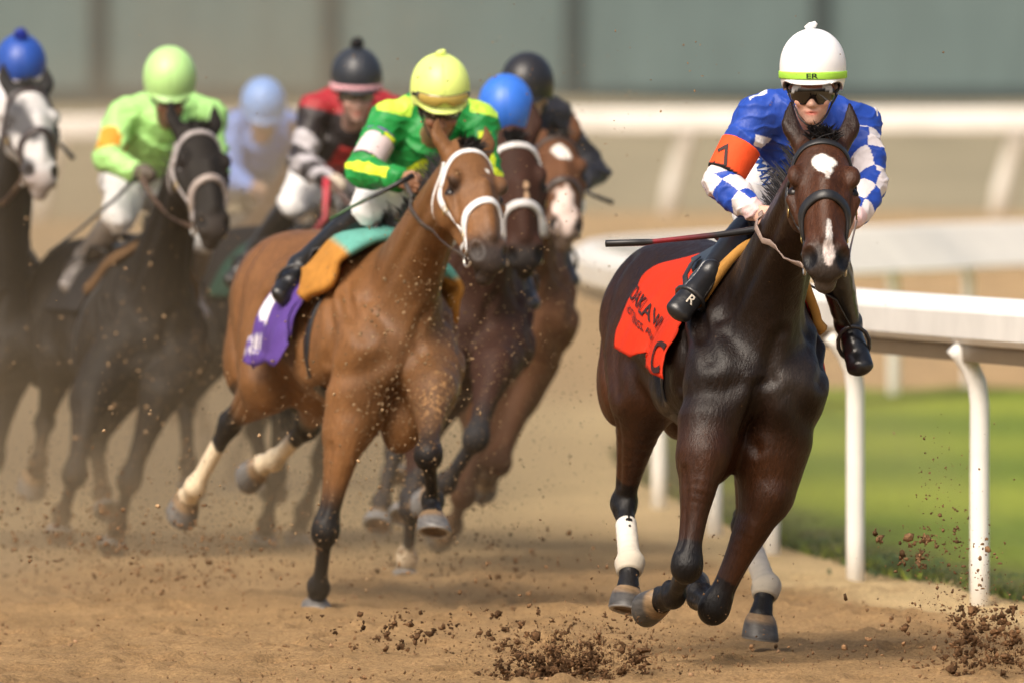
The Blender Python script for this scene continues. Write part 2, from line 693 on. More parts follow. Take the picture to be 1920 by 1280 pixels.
def make_horse(S):
    H = Horse()
    H.S = S
    fr = H.fr = horse_frame(S['withers'], S['d'], S['heading'], S['lean'], S.get('pitch', 0))
    root = H.root = thing('race_horse', S['label'], 'horse', fr.mat(), 'race horses galloping in the pack')
    b = Blob()
    Y = (0, 1, 0)
    sw = S.get('sw', 1.0)
    # trunk
    b.chain([(.30, 0, 1.13), (.06, 0, 1.13), (-.28, 0, 1.16), (-.60, 0, 1.20), (-.92, 0, 1.25), (-1.12, 0, 1.25)],
            [(.19 * sw, .25), (.235 * sw, .345), (.28, .335), (.27, .315), (.25, .29), (.19, .22)], .06, Y, 'trunk', 4)
    b.chain([(.18, 0, 1.38), (.0, 0, 1.46), (-.25, 0, 1.44), (-.6, 0, 1.43)], [.10, .105, .085, .07], .07, None, 'trunk', 3)
    b.ell((-.86, 0, 1.38), (.36, .19, .19), None, .07)
    for sg in (-1, 1):
        b.ell((-.96, sg * .135, 1.27), (.29, .155, .25), None, .06)
        b.ell((-1.10, sg * .12, 1.05), (.16, .12, .24), None, .05)
        b.ell((-.74, sg * .19, 1.13), (.16, .09, .22), None, .06)
        b.chain([(.0, sg * .13 * sw, 1.40), (.22, sg * .185 * sw, 1.22), (.38, sg * .155 * sw, 1.05)], [.07, .095, .10], .045)
        b.ell((.06, sg * .205 * sw, 1.10), (.17, .085, .19), None, .04)
        b.ell((-.10, sg * .20 * sw, .99), (.2, .06, .12), None, .06)
        b.ell((.40, sg * .085 * sw, 1.02), (.115, .09, .15), None, .04)
        if S.get('brisket'):
            b.ell((.31, sg * .095 * sw, .86 - S['brisket']), (.12, .095, .16), None, .05)
        b.ell((.22, sg * .11 * sw, .90), (.12, .075, .09), None, .04)
        b.seg((.10, sg * .235 * sw, 1.36), (.36, sg * .245 * sw, 1.14), .018, .02, .05, None, '', -1)
        b.seg((-.14, sg * .275, 1.2), (-.10, sg * .285, .96), .014, .02, .05, None, '', -1)
        b.seg((-.66, sg * .305, 1.22), (-.60, sg * .30, .98), .014, .02, .05, None, '', -1)
    # legs
    H.legs = {}
    roots = {'RF': (.36, -.155 * sw, 1.05), 'LF': (.36, .155 * sw, 1.05), 'RH': (-.92, -.13, 1.24), 'LH': (-.92, .13, 1.24)}
    for nm in ('RF', 'LF', 'RH', 'LH'):
        J = [V3(*roots[nm])]
        spec = S.get('legs', {}).get(nm)
        if spec is None:
            J += [V3(*q) for q in DEF_LEG[nm]]
        else:
            Pw = fr.out(J[0])
            for i, (x, y, sg) in enumerate(spec):
                Pw, rr = reach(Pw, (x, y), LEGLEN[nm[1]][i], sg)
                if DEBUG and rr > 1.08:
                    print('LONG', S['key'], nm, i, round(rr, 2))
                J.append(fr.loc(Pw))
        H.legs[nm] = J
        tgt = 'leg'
        ax = lambda a, c_: np.array([nrm(V3(0, 1, 0) - nrm(c_ - a) * nrm(c_ - a)[1]), nrm(c_ - a), np.cross(nrm(V3(0, 1, 0) - nrm(c_ - a) * nrm(c_ - a)[1]), nrm(c_ - a))])
        at_ = lambda a, c_, t: a + (c_ - a) * t
        if nm[1] == 'F':
            b.chain([J[0], at_(J[0], J[1], .6), J[1]], [.12, .115, .10], .06, None, tgt)
            b.chain([J[1], at_(J[1], J[2], .25), at_(J[1], J[2], .55), at_(J[1], J[2], .86), J[2]],
                    [(.078, .112), (.070, .100), (.050, .064), (.042, .049), (.047, .053)], .045, Y, tgt, 4)
            b.ell(at_(J[1], J[2], .97), (.054, .066, .050), ax(J[1], J[2]), .035)
            b.ell(at_(J[2], J[3], .07), (.044, .05, .046), ax(J[2], J[3]), .035)
            b.chain([J[2], at_(J[2], J[3], .28), at_(J[2], J[3], .85), J[3]], [(.042, .046), (.030, .040), (.029, .039), (.034, .04)], .015, Y, tgt, 4)
            bk = -np.cross(nrm(J[3] - J[2]), V3(0, 1, 0))
            b.ell(J[2] + bk * .040 - nrm(J[3] - J[2]) * .01, (.020, .030, .026), None, .02)
            for sg in (-1, 1):
                b.ell(J[3] + V3(0, sg * .022, 0) + bk * .030, (.016, .022, .026), None, .015)
        else:
            b.chain([J[0], at_(J[0], J[1], .5), J[1]], [.185, .16, .13], .07, None, tgt)
            b.chain([J[1], at_(J[1], J[2], .25), at_(J[1], J[2], .55), at_(J[1], J[2], .85), J[2]],
                    [(.105, .14), (.088, .125), (.062, .088), (.042, .056), (.047, .058)], .05, Y, tgt, 3)
            pt = J[2] - nrm(J[3] - J[2]) * .065
            b.chain([J[2] + (J[3] - J[2]) * .12, J[2], pt], [(.042, .05), (.050, .058), (.030, .034)], .02, Y, tgt)
            b.seg(pt, at_(J[1], J[2], .5), .018, .03, .02, None, tgt)
            b.chain([J[2], at_(J[2], J[3], .25), at_(J[2], J[3], .85), J[3]], [(.046, .054), (.034, .044), (.031, .041), (.036, .042)], .015, Y, tgt, 3)
        b.ell(J[3], (.040, .052, .044), ax(J[3], J[4]), .035)
        b.chain([J[3], at_(J[3], J[4], .5), J[4]], [.041, (.037, .041), (.048, .051)], .02, Y, tgt, 2)
    # neck and head
    pollw = at(*S['poll'])
    poll = H.poll = fr.loc(pollw)
    Lh = S.get('headlen', .62)
    muzw, rr = reach(pollw, S['muzzle'], Lh, -1)
    muz = fr.loc(muzw)
    A = nrm(muz - poll)
    fd = R(S.get('face', S['heading']))
    N = fr.A @ V3(math.sin(fd), -math.cos(fd), .25)
    N = nrm(N - A * (N @ A))
    Sd = nrm(np.cross(N, A))
    if S.get('roll'):
        a = R(S['roll'])
        N, Sd = N * math.cos(a) + Sd * math.sin(a), Sd * math.cos(a) - N * math.sin(a)
    H.A, H.N, H.Sd, H.Lh = A, N, Sd, Lh
    hs = S.get('hs', 1.0)

    def hp(t, n=0., s_=0.):
        return poll + A * (t * Lh) + N * (n * hs) + Sd * (s_ * hs)
    H.hp = hp
    crest0, under0 = V3(.05, 0, 1.34), V3(.34, 0, 1.14)
    n_end = poll - N * .085 + A * .06
    b0 = V3(.16, 0, 1.22)
    mid = (b0 + n_end) / 2 + V3(-.03, 0, .03) + V3(0, S.get('neckbow', 0), 0)
    q1 = b0 * .7 + mid * .3 + V3(.0, 0, .02)
    ud = V3(0, 1, 0)
    b.chain([b0, q1, mid, n_end * .6 + mid * .4, n_end], [(.185, .27), (.15, .225), (.112, .165), (.094, .14), (.080, .115)], .06, ud, 'neck', 3)
    b.seg(V3(.33, 0, 1.06), mid - N * 0 + nrm(np.cross(V3(0, 1, 0), n_end - b0)) * .0, .12, .08, .06)
    # head
    fa = np.array([Sd, N, A])
    ns_ = S.get('nostril', 1.0)
    b.chain([hp(.0, -.04), hp(.16, -.022), hp(.34, -.018), hp(.5, -.014), hp(.66, -.010), hp(.80, -.014), hp(.90, -.018)],
            [(.078, .088), (.102, .098), (.113, .097), (.098, .088), (.078, .073), (.066, .060), (.062, .055)], .025, Sd, 'head', 3)
    b.seg(hp(.40, .062), hp(.80, .040), .030, .022, .04, None, 'head')
    b.ell(hp(.92, -.02), (.066, .058, .070), fa, .025, 'head')
    b.chain([hp(.28, -.11), hp(.5, -.105), hp(.8, -.07)], [(.092, .075), (.075, .055), (.05, .04)], .03, Sd, 'head', 3)
    b.ell(hp(1.0, -.064), (.038, .030, .034), fa, .03, 'head')
    for sg in (-1, 1):
        b.ell(hp(.36, -.085, sg * .074), (.042, .085, .11), fa, .03, 'head')
        b.ell(hp(.315, .030, sg * .090), (.030, .028, .045), fa, .02, 'head')
        b.chain([hp(.43, -.015, sg * .104), hp(.60, -.03, sg * .078)], [.018, .010], .02, None, 'head')
        b.ell(hp(.87, .004, sg * .050), (.030, .036, .055), fa, .035, 'head')
        b.ell(hp(.375, .010, sg * .128), (.02, .022, .022), fa, .015, 'head', -1)
        b.ell(hp(.935, .026, sg * .060), (.024 * ns_, .030 * ns_, .040 * ns_), np.array([nrm(Sd + N * .2 * sg), N, A]), .014, 'head', -1)
        b.ell(hp(.935, .050, sg * .034), (.012, .012, .03), fa, .02, 'head', -1)
        es = S.get('ears', 1.0)
        e0, e1, e2 = hp(.03, -.02, sg * .060), hp(-.13 * es, .0, sg * .096), hp(-.29 * es, .014, sg * .092)
        b.chain([e0, at_(e0, e1, .5), e1, e2], [(.032, .03), (.034, .026), (.034, .02), (.006, .005)], .018, Sd, 'head', 2)
        b.ell(hp(-.13 * es, .026, sg * .094), (.020, .016, .078 * es), fa, .008, 'head', -1)
    b.ell(hp(.99, -.046), (.055, .05, .006), fa, .006, 'head', -1)
    h = S.get('vox', .013)
    v, q = b.mesh(h, smooth=4 if h < .01 else 2)
    # muscle relief
    if h < .01:
        vn = vnormals(v, q)
        w = wob(v, 19, 5, aniso=(1, 1, .45)) * .7 + wob(v, 45, 6, aniso=(1, 1, .3)) * .25
        amp = .0035 * sstep(v[:, 2], .7, .95) * (np.linalg.norm(v - poll, axis=1) > .55)
        v = v + vn * (np.maximum(w, -.4) * amp)[:, None]
    # creases between the muscles, pressed into the skin
    if h < .0125:
        bv0 = BVHTree.FromPolygons(v.tolist(), q.tolist())
        vn = vnormals(v, q)
        GR = []
        for sg in (-1, 1):
            GR += [([(.06, .2, 1.52), (.24, .26, 1.30), (.44, .20, 1.08)], .012, .030), ([(-.10, .25, 1.36), (-.15, .30, 1.14), (-.03, .28, .93)], .012, .032),
                   ([(.52, .10, 1.02), (.44, .19, .94), (.30, .27, .90)], .008, .034), ([(-.60, .30, 1.38), (-.68, .32, 1.12), (-.60, .28, .93)], .014, .035),
                   ([(-1.14, .20, 1.40), (-1.08, .24, 1.15), (-.98, .22, .92)], .012, .026), ([(-.92, .28, 1.45), (-.86, .30, 1.2), (-.84, .26, 1.0)], .009, .03),
                   ([(.10, .25, 1.26), (.22, .28, 1.08), (.2, .28, .95)], .010, .024), ([(-.2, .3, .98), (-.42, .3, 1.0), (-.6, .3, 1.06)], .007, .03)]
            GR[-8:] = [([(x, sg * y, z) for (x, y, z) in c_], a_, w_) for (c_, a_, w_) in GR[-8:]]
        GR.append(([(.46, 0, 1.26), (.56, 0, 1.06), (.46, 0, .80)], .010, .022))
        nk = n_end - b0
        nu = nrm(np.cross(V3(0, 1, 0), nk)) * -1
        for sg in (-1, 1):
            GR.append(([b0 + nk * t - nu * (.10 - .05 * t) + V3(0, sg * .16, 0) for t in (.15, .5, .85)], .010, .026))
        for nm in ('RF', 'LF', 'RH', 'LH'):
            J = H.legs[nm]
            lx = V3(0, 1 if nm[0] == 'L' else -1, 0)
            fx = np.cross(nrm(J[2] - J[1]), V3(0, 1, 0))
            for s_ in (.6, -.7):
                GR.append(([J[1] + (J[2] - J[1]) * t + lx * .09 + fx * .09 * s_ for t in (.2, .5, .85)], .0055, .013))
                GR.append(([J[2] + (J[3] - J[2]) * t + lx * .05 * (1 if s_ > 0 else -1) - fx * .012 for t in (.2, .5, .85)], .003, .010))
        disp = np.zeros(len(v))
        for (cv, dep, wd) in GR:
            cv = catmull([np.asarray(c_, float) for c_ in cv], 6)
            pr = [np.array(bv0.find_nearest(Vector(c_))[0]) for c_ in cv]
            best = np.full(len(v), 9.)
            for i in range(len(pr) - 1):
                t_, dd = seg_param(v, pr[i], pr[i + 1])
                best = np.minimum(best, dd)
            disp -= dep * np.exp(-(best / wd) ** 2)
            disp += dep * .35 * np.exp(-((best - wd * 2) / wd) ** 2)
        v = relax(v + vn * disp[:, None], q, 1)
    H.v, H.q = v, q
    H.bvh = BVHTree.FromPolygons(v.tolist(), q.tolist())
    # coat colour
    C = S['coat']
    col = np.tile(np.asarray(C['base'], float), (len(v), 1))
    topl = sstep(v[:, 2], 1.1, 1.5) * (v[:, 0] < .4)
    col = mixc(col, C.get('top', C['base']), topl * .8)
    col *= (1 + .10 * wob(v, 9, 11))[:, None]
    dirt = np.zeros(len(v))
    T = np.zeros(len(v))
    for nm, J in H.legs.items():
        best = np.full(len(v), 9.)
        par = np.zeros(len(v))
        for i in range(5):
            t, dd = seg_param(v, J[i], J[i + 1])
            better = dd < best
            best[better] = dd[better]
            par[better] = i + t[better]
        near = best < .13
        p0, p1 = C.get('pt', (1.45, 1.95))
        w = sstep(par, p0, p1) * near
        col = mixc(col, C['points'], w)
        sock = C.get('sock', {}).get(nm)
        if sock:
            for (s0, s1, cc) in sock:
                w = sstep(par + .05 * wob(v, 60, 3), s0 - .03, s0 + .03) * (1 - sstep(par, s1 - .03, s1 + .03)) * near
                col = mixc(col, cc, w)
        dirt = np.maximum(dirt, C.get('legdirt', .3) * sstep(par, 1.5, 3) * near)
    hv = v - poll
    ht = (hv @ A) / Lh
    hn = (hv @ N) / hs
    hsd = (hv @ Sd) / hs
    onhead = (np.linalg.norm(hv - np.outer(np.clip(ht, -.4, 1.1) * Lh, A), axis=1) < .19) & (ht > -.5)
    ear = onhead & (ht < .02) & (np.abs(hsd) > .03)
    col = mixc(col, np.asarray(C.get('ear', C['base'])) * .6, ear * sstep(-ht, .1, .26) * .7)
    w = sstep(ht, .80, .93) * onhead
    col = mixc(col, C.get('muzzle', (.02, .018, .017)), w * .9)
    w = onhead * sstep(-np.linalg.norm(np.stack([(ht - .375) * Lh, np.abs(hsd) - .105, hn - .015], 1), axis=1), -.05, -.028)
    col = mixc(col, (.015, .012, .012), w * .8)
    for sg in (-1, 1):
        dn = np.linalg.norm(np.stack([(ht - .93) * Lh * .8, hsd - sg * .060, (hn - .026) * .8], 1), axis=1)
        col = mixc(col, (.006, .005, .005), onhead * (1 - sstep(dn, .020 * ns_, .032 * ns_)))
    for mk in C.get('marks', []):
        (t0, s0, rt, rs, cc) = mk
        e = np.sqrt(((ht - t0) / rt) ** 2 + ((hsd - s0) / rs) ** 2) + .16 * wob(v, 120, 8)
        w = (1 - sstep(e, .85, 1.05)) * onhead * (hn > -.03)
        col = mixc(col, cc, w)
    if 'paint' in C:
        col, dirt = C['paint'](H, v, col, dirt, ht, hn, hsd, onhead)
    dirt = np.maximum(dirt, C.get('dirt', 0) * sstep(v[:, 0], -.1, .35) * (1 - sstep(v[:, 2], 1.15, 1.6)) * (.75 + .5 * wob(v, 7, 21)))
    H.body = mesh_obj('body', v, q, M[S.get('mat', 'dusty')], root, col=np.clip(col, .003, 1), extra={'dirt': dirt})
    # hooves
    for nm, J in H.legs.items():
        hoof(H, J, nm, S.get('shoe', False), C.get('hoofcol', (.16, .15, .14)))
    # eyes
    for sg in (-1, 1):
        p, n = hray(H, .385, sg * 78)
        if p is not None:
            m = MB()
            m.ball(p - n * .013, .027, (.010, .006, .004), 16)
            m.build('eye', M['eye'], root)
    # mane, forelock, tail
    mane(H, S)
    return H


def hray(H, t, phi, n0=-.03):
    c = H.hp(t, n0)
    a = R(phi)
    d = H.N * math.cos(a) + H.Sd * math.sin(a)
    hit = H.bvh.ray_cast(Vector(c + d * .35), Vector(-d), .36)
    if hit[0] is None:
        return None, None
    return np.array(hit[0]), np.array(hit[1])


def tray(H, x, phi, zc=1.17, maxd=.8):
    """a point on the trunk's skin, phi measured from the spine, negative = the horse's right side"""
    a = R(phi)
    d = V3(0, math.sin(a), math.cos(a))
    c = V3(x, 0, zc)
    hit = H.bvh.ray_cast(Vector(c), Vector(d), maxd)
    if hit[0] is None:
        return c + d * .3, d
    n = np.array(hit[1])
    if n @ d < 0:
        n = -n
    return np.array(hit[0]), n


def hoof(H, J, nm, shoe, hc):
    c, tip = J[4], J[5]
    a = nrm(tip - c)
    L = .088
    Sd = V3(0, 1, 0)
    Sd = nrm(Sd - a * (Sd @ a))
    D = np.cross(a, Sd)       # towards the toe
    vs, cs, f = [], [], []
    n = 28
    prof = [(-.12, .88, 0), (0, 1.02, 0), (.12, 1.13, .004), (.35, 1.22, .012), (.7, 1.33, .026), (.92, 1.37, .034), (1.0, 1.30, .036), (1.0, 1.05, .036), (.90, .9, .032), (.88, .02, .03)]
    hc = np.asarray(hc)
    for i, (z, r, off) in enumerate(prof):
        for k in range(n):
            ph = 2 * math.pi * k / n
            x, y = math.cos(ph), math.sin(ph)
            heel = .78 if x < 0 else 1.0
            vs.append(c + a * (z * L) + D * (off + x * .056 * r * heel + .004) + Sd * (y * .053 * r))
            band = hc * (.8 + .5 * (math.sin(k * 2.3 + i) * .5 + .5) * .5)
            if z < .2:
                band = np.array((.26, .17, .09)) * .8
            if i in (6, 7) and shoe:
                band = np.array((.36, .35, .34))
            if i >= 8:
                band = np.array((.10, .06, .035))
            cs.append(band)
    for i in range(len(prof) - 1):
        for k in range(n):
            k2 = (k + 1) % n
            f.append([i * n + k, (i + 1) * n + k, (i + 1) * n + k2, i * n + k2])
    f.append([(len(prof) - 1) * n + k for k in range(n)])
    o = mesh_obj('hoof', vs, f, M['hoof'], H.root, col=np.array(cs))
    return o


def strand(m, p, d0, g, L, r, col, seg=5, rnd=.25, rr=random):
    pts = [np.asarray(p, float)]
    d = nrm(d0)
    for i in range(seg):
        d = nrm(d + np.asarray(g) * (.5 / seg) + np.array([rr.gauss(0, rnd) for _ in range(3)]) / seg)
        pts.append(pts[-1] + d * L / seg)
    m.tube(pts, [r * (1 - .85 * i / seg) for i in range(seg + 1)], np.asarray(col) * rr.uniform(.6, 1.5), n=4, caps=False)


def mane(H, S):
    C = S['coat']
    mc = C.get('mane', (.012, .011, .011))
    rr = random.Random(S['key'])
    m = MB()
    fine = S.get('vox', .013) < .01
    n = 240 if fine else 90
    poll = H.poll
    w0 = V3(-.02, 0, 1.56)
    blow = V3(*S.get('mane_blow', (-.6, -.5, .35)))
    for i in range(n):
        t = .12 + .88 * rr.random()
        p = poll * (1 - t) + w0 * t + V3(0, 0, .03 * math.sin(math.pi * t))
        hit = H.bvh.find_nearest(Vector(p + V3(-.1, rr.gauss(0, .01), .12)))
        p = np.array(hit[0])
        strand(m, p - np.array(hit[1]) * .006, np.array(hit[1]) + blow * .8, blow + V3(0, 0, -.5), rr.uniform(.07, .17), .006 if fine else .009, mc, rr=rr)
    m.build('mane', M['hair'], H.root)
    m = MB()
    for i in range(110 if fine else 50):
        p = H.hp(rr.uniform(-.03, .06), .04, rr.uniform(-.045, .045))
        hit = H.bvh.find_nearest(Vector(p))
        p = np.array(hit[0]) - np.array(hit[1]) * .005
        strand(m, p, H.N * .8 - H.A * .35 + H.Sd * rr.gauss(0, .6), H.A * .9 + V3(-.3, 0, 0), rr.uniform(.035, .065), .005 if fine else .008, mc, rr=rr)
    m.build('forelock', M['hair'], H.root)
    m = MB()
    dock = V3(-1.26, 0, 1.30)
    hit = H.bvh.find_nearest(Vector(dock))
    dock = np.array(hit[0])
    td = fr_tail = H.fr.A @ nrm(V3(*S.get('tail_w', (.22, .25, -1))))
    for i in range(130 if fine else 60):
        p = dock + V3(rr.gauss(0, .012), rr.gauss(0, .014), rr.gauss(0, .012))
        strand(m, p, td + V3(rr.gauss(0, .1), rr.gauss(0, .12), rr.gauss(0, .1)), H.fr.A @ V3(.1, 0, -1.1), rr.uniform(.5, .8) * S.get('tail_len', .8), .009, mc, seg=7, rnd=.35, rr=rr)
    m.build('tail', M['hair'], H.root)


def strap_path(H, keys, n=22):
    """keys (t, phi) on the head -> points and normals on its skin"""
    P, Nn = [], []
    ks = np.array(keys, float)
    u = np.linspace(0, len(ks) - 1, n)
    for x in u:
        t = np.interp(x, range(len(ks)), ks[:, 0])
        ph = np.interp(x, range(len(ks)), ks[:, 1])
        p, nn = hray(H, t, ph, -.035)
        if p is None:
            continue
        P.append(p)
        Nn.append(nn)
    # even out
    P, Nn = np.array(P), np.array(Nn)
    for _ in range(3):
        P[1:-1] = P[1:-1] * .5 + (P[:-2] + P[2:]) * .25
        Nn[1:-1] = Nn[1:-1] * .5 + (Nn[:-2] + Nn[2:]) * .25
    return P, Nn


def bridle(H, brow, nose, cheek, bw=.024, nw=.034, cw=.02, th=.006, nose_t=(.56, .74), label=None, highlight=None):
    root = H.root
    m = MB()
    P, Nn = strap_path(H, [(.30, -95), (.17, -72), (.10, -40), (.085, 0), (.10, 40), (.17, 72), (.30, 95)], 30)
    m.ribbon(P, Nn, bw, th, brow, lift=.003)
    for sg in (-1, 1):
        P, Nn = strap_path(H, [(.16, sg * 74), (.34, sg * 104), (.55, sg * 96), (.72, sg * 88), (.85, sg * 82)], 24)
        m.ribbon(P, Nn, cw, th, cheek, lift=.003)
        P, Nn = strap_path(H, [(.10, sg * 80), (.2, sg * 110), (.38, sg * 140), (.46, sg * 165)], 14)
        m.ribbon(P, Nn, cw * .9, th, cheek, lift=.003)
    o = m.build('bridle', M['leather'], root)
    if label:
        o['label'] = label
    m = MB()
    t0, t1 = nose_t
    P, Nn = strap_path(H, [(t1, -105), (t1 - .01, -84), (t0 + .05, -55), (t0 + .005, -25), (t0, 0), (t0 + .005, 25), (t0 + .05, 55), (t1 - .01, 84), (t1, 105)], 30)
    m.ribbon(P, Nn, nw, th * 1.8, nose, lift=.003)
    P, Nn = strap_path(H, [(t1, -100), (t1 - .02, -140), (t1 - .04, -180), (t1 - .02, -220), (t1, -260)], 16)
    m.ribbon(P, Nn, nw * .7, th, nose, lift=.003)
    m.build('noseband', M['leather'], o)
    # brass buckles on the cheek straps
    m = MB()
    for sg in (-1, 1):
        for (t_, ph_) in ((.47, 98), (.70, 89)):
            p, nn = hray(H, t_, sg * ph_, -.035)
            if p is None:
                continue
            q_ = p + nn * (th + .005)
            side = np.cross(H.A, nn)
            cs_ = [q_ + H.A * a_ * .016 + side * b_ * (cw * .62) for (a_, b_) in ((1, 1), (1, -1), (-1, -1), (-1, 1), (1, 1))]
            m.tube(cs_, .0028, (.62, .47, .20), 6)
    if m.v:
        m.build('buckle', M['metal'], o)
    H.bits = []
    m = MB()
    for sg in (-1, 1):
        p, nn = hray(H, .86, sg * 86, -.04)
        if p is None:
            p, nn = H.hp(.86, -.03, sg * .06), H.Sd * sg
        c = p + nn * .006 + H.A * .02
        pts = []
        for k in range(17):
            a = 2 * math.pi * k / 16
            pts.append(c + H.A * math.cos(a) * .034 + H.N * math.sin(a) * .034)
        m.tube(pts, .0048, (.75, .72, .66), 6, False)
        H.bits.append(c)
    m.tube([H.bits[0], H.hp(.9, -.04), H.bits[1]], .006, (.7, .7, .68), 6)
    m.build('bit', M['metal'], o)
    return o


def reins(H, hands_w, col, w=.018):
    m = MB()
    for i, hw in enumerate(hands_w):
        a = H.bits[i]
        e = H.fr.loc(hw)
        pts, nor = [], []
        for k in range(15):
            t = k / 14
            p = a * (1 - t) + e * t + V3(0, 0, -.05 * math.sin(math.pi * t))
            hit = H.bvh.find_nearest(Vector(p))
            hp_, hn = np.array(hit[0]), np.array(hit[1])
            if (p - hp_) @ hn < .012:
                p = hp_ + hn * .012
            pts.append(p)
            nor.append(nrm(hn + (p - hp_) * 5))
        m.ribbon(pts, nor, w, .004, col)
    m.build('reins', M['leather'], H.root)


def patch(H, name, x_front, x_back, phis, nx, nphi, colf, mat='cloth', off=.012, fold=.012, flare=None, seed=1, parent=None, thick=.004, slant=lambda t: 1.0):
    """cloth laid over the horse's back: rows run over the spine from phis[0] to phis[1]"""
    vs = np.zeros((nphi, nx, 3))
    ns = np.zeros((nphi, nx, 3))
    for i in range(nphi):
        s = i / (nphi - 1)
        phi = phis[0] + (phis[1] - phis[0]) * s
        for j in range(nx):
            t = j / (nx - 1)
            x0, x1 = x_front(phi), x_back(phi)
            x = x0 + (x1 - x0) * t
            p, n = tray(H, x, phi * slant(t))
            vs[i, j], ns[i, j] = p, n
    for _ in range(4):
        for A_ in (vs, ns):
            A_[1:-1, 1:-1] = A_[1:-1, 1:-1] * .5 + (A_[:-2, 1:-1] + A_[2:, 1:-1] + A_[1:-1, :-2] + A_[1:-1, 2:]) * .125
    for _ in range(14):
        for e in (0, -1):
            vs[e, 1:-1] = vs[e, 1:-1] * .5 + (vs[e, :-2] + vs[e, 2:]) * .25
            vs[1:-1, e] = vs[1:-1, e] * .5 + (vs[:-2, e] + vs[2:, e]) * .25
    for _ in range(6):
        vs[1:-1, 1:-1] = vs[1:-1, 1:-1] * .5 + (vs[:-2, 1:-1] + vs[2:, 1:-1] + vs[1:-1, :-2] + vs[1:-1, 2:]) * .125
    for i in range(nphi):
        phi = phis[0] + (phis[1] - phis[0]) * i / (nphi - 1)
        for j in range(nx):
            t = j / (nx - 1)
            a = sstep(np.array([abs(phi)]), 30, 100)[0]
            fo = fold * (wob(vs[i, j][None] * np.array([2.2, 1, .8]), 14, seed)[0] + .5) * a
            fl = flare(phi, t) if flare else 0
            vs[i, j] = vs[i, j] + nrm(ns[i, j]) * (off + max(fo, 0) + fl)
    v = vs.reshape(-1, 3)
    n = ns.reshape(-1, 3)
    n /= np.linalg.norm(n, axis=1)[:, None]
    v2 = v - n * thick
    N_ = nx * nphi
    f = []
    for i in range(nphi - 1):
        for j in range(nx - 1):
            a, b_, c, d = i * nx + j, i * nx + j + 1, (i + 1) * nx + j + 1, (i + 1) * nx + j
            f.append([a, d, c, b_])
            f.append([a + N_, b_ + N_, c + N_, d + N_])
    ring = [j for j in range(nx)] + [i * nx + nx - 1 for i in range(1, nphi)] + [(nphi - 1) * nx + j for j in range(nx - 2, -1, -1)] + [i * nx for i in range(nphi - 2, 0, -1)]
    for k in range(len(ring)):
        a, b_ = ring[k], ring[(k + 1) % len(ring)]
        f.append([a, b_, b_ + N_, a + N_])
    cols = []
    for i in range(nphi):
        for j in range(nx):
            cols.append(colf(phis[0] + (phis[1] - phis[0]) * i / (nphi - 1), j / (nx - 1)))
    cols = np.array(cols * 2)
    o = mesh_obj(name, np.vstack([v, v2]), f, M[mat], parent or H.root, col=cols)
    o['grid'] = 0
    del o['grid']
    return o, vs, ns


def letters(text, size, weight=.012):
    cu = bpy.data.curves.new('writing', 'FONT')
    cu.body = text
    cu.size = size
    cu.resolution_u = 3
    cu.offset = weight * size
    ob = bpy.data.objects.new('writing', cu)
    COL.objects.link(ob)
    dg = bpy.context.evaluated_depsgraph_get()
    me = ob.evaluated_get(dg).to_mesh()
    import bmesh
    bm = bmesh.new()
    bm.from_mesh(me)
    bmesh.ops.triangulate(bm, faces=bm.faces[:])
    for _ in range(4):
        lg = [e for e in bm.edges if e.calc_length() > size * .11]
        if lg:
            bmesh.ops.subdivide_edges(bm, edges=lg, cuts=1)
            bmesh.ops.triangulate(bm, faces=bm.faces[:])
    v = np.array([vv.co[:] for vv in bm.verts])
    bm.verts.index_update()
    f = [[vv.index for vv in ff.verts] for ff in bm.faces]
    bm.free()
    COL.objects.unlink(ob)
    bpy.data.objects.remove(ob)
    return v, f


def on_grid(vs, ns, i, j, lift):
    """bilinear point on a patch grid (row i, column j as floats)"""
    a, b_ = vs.shape[:2]
    i = min(max(i, 0), a - 1.001)
    j = min(max(j, 0), b_ - 1.001)
    i0, j0 = int(i), int(j)
    fi, fj = i - i0, j - j0
    g = lambda A_: (A_[i0, j0] * (1 - fi) * (1 - fj) + A_[i0 + 1, j0] * fi * (1 - fj) + A_[i0, j0 + 1] * (1 - fi) * fj + A_[i0 + 1, j0 + 1] * fi * fj)
    return g(vs) + nrm(g(ns)) * lift
# ------------------------------------------------------------------ jockeys
JDEF = dict(pelvis=(-.46, 0, .34), waist=(-.30, 0, .42), chest=(-.10, 0, .47), neck=(.04, 0, .54), head=(.14, 0, .62),
            shR=(-.03, -.175, .48), elR=(.02, -.30, .22), wrR=(.22, -.12, .10),
            hipR=(-.44, -.09, .30), knR=(-.10, -.235, .06), anR=(-.40, -.31, -.14), toR=(-.22, -.34, -.26))
for _k in ('sh', 'el', 'wr', 'hip', 'kn', 'an', 'to'):
    _q = JDEF[_k + 'R']
    JDEF[_k + 'L'] = (_q[0], -_q[1], _q[2])
JLEN = dict(el=.285, wr=.25, kn=.40, an=.40, to=.20)
JPAR = dict(el='sh', wr='el', kn='hip', an='kn', to='an')


class Jockey:
    pass


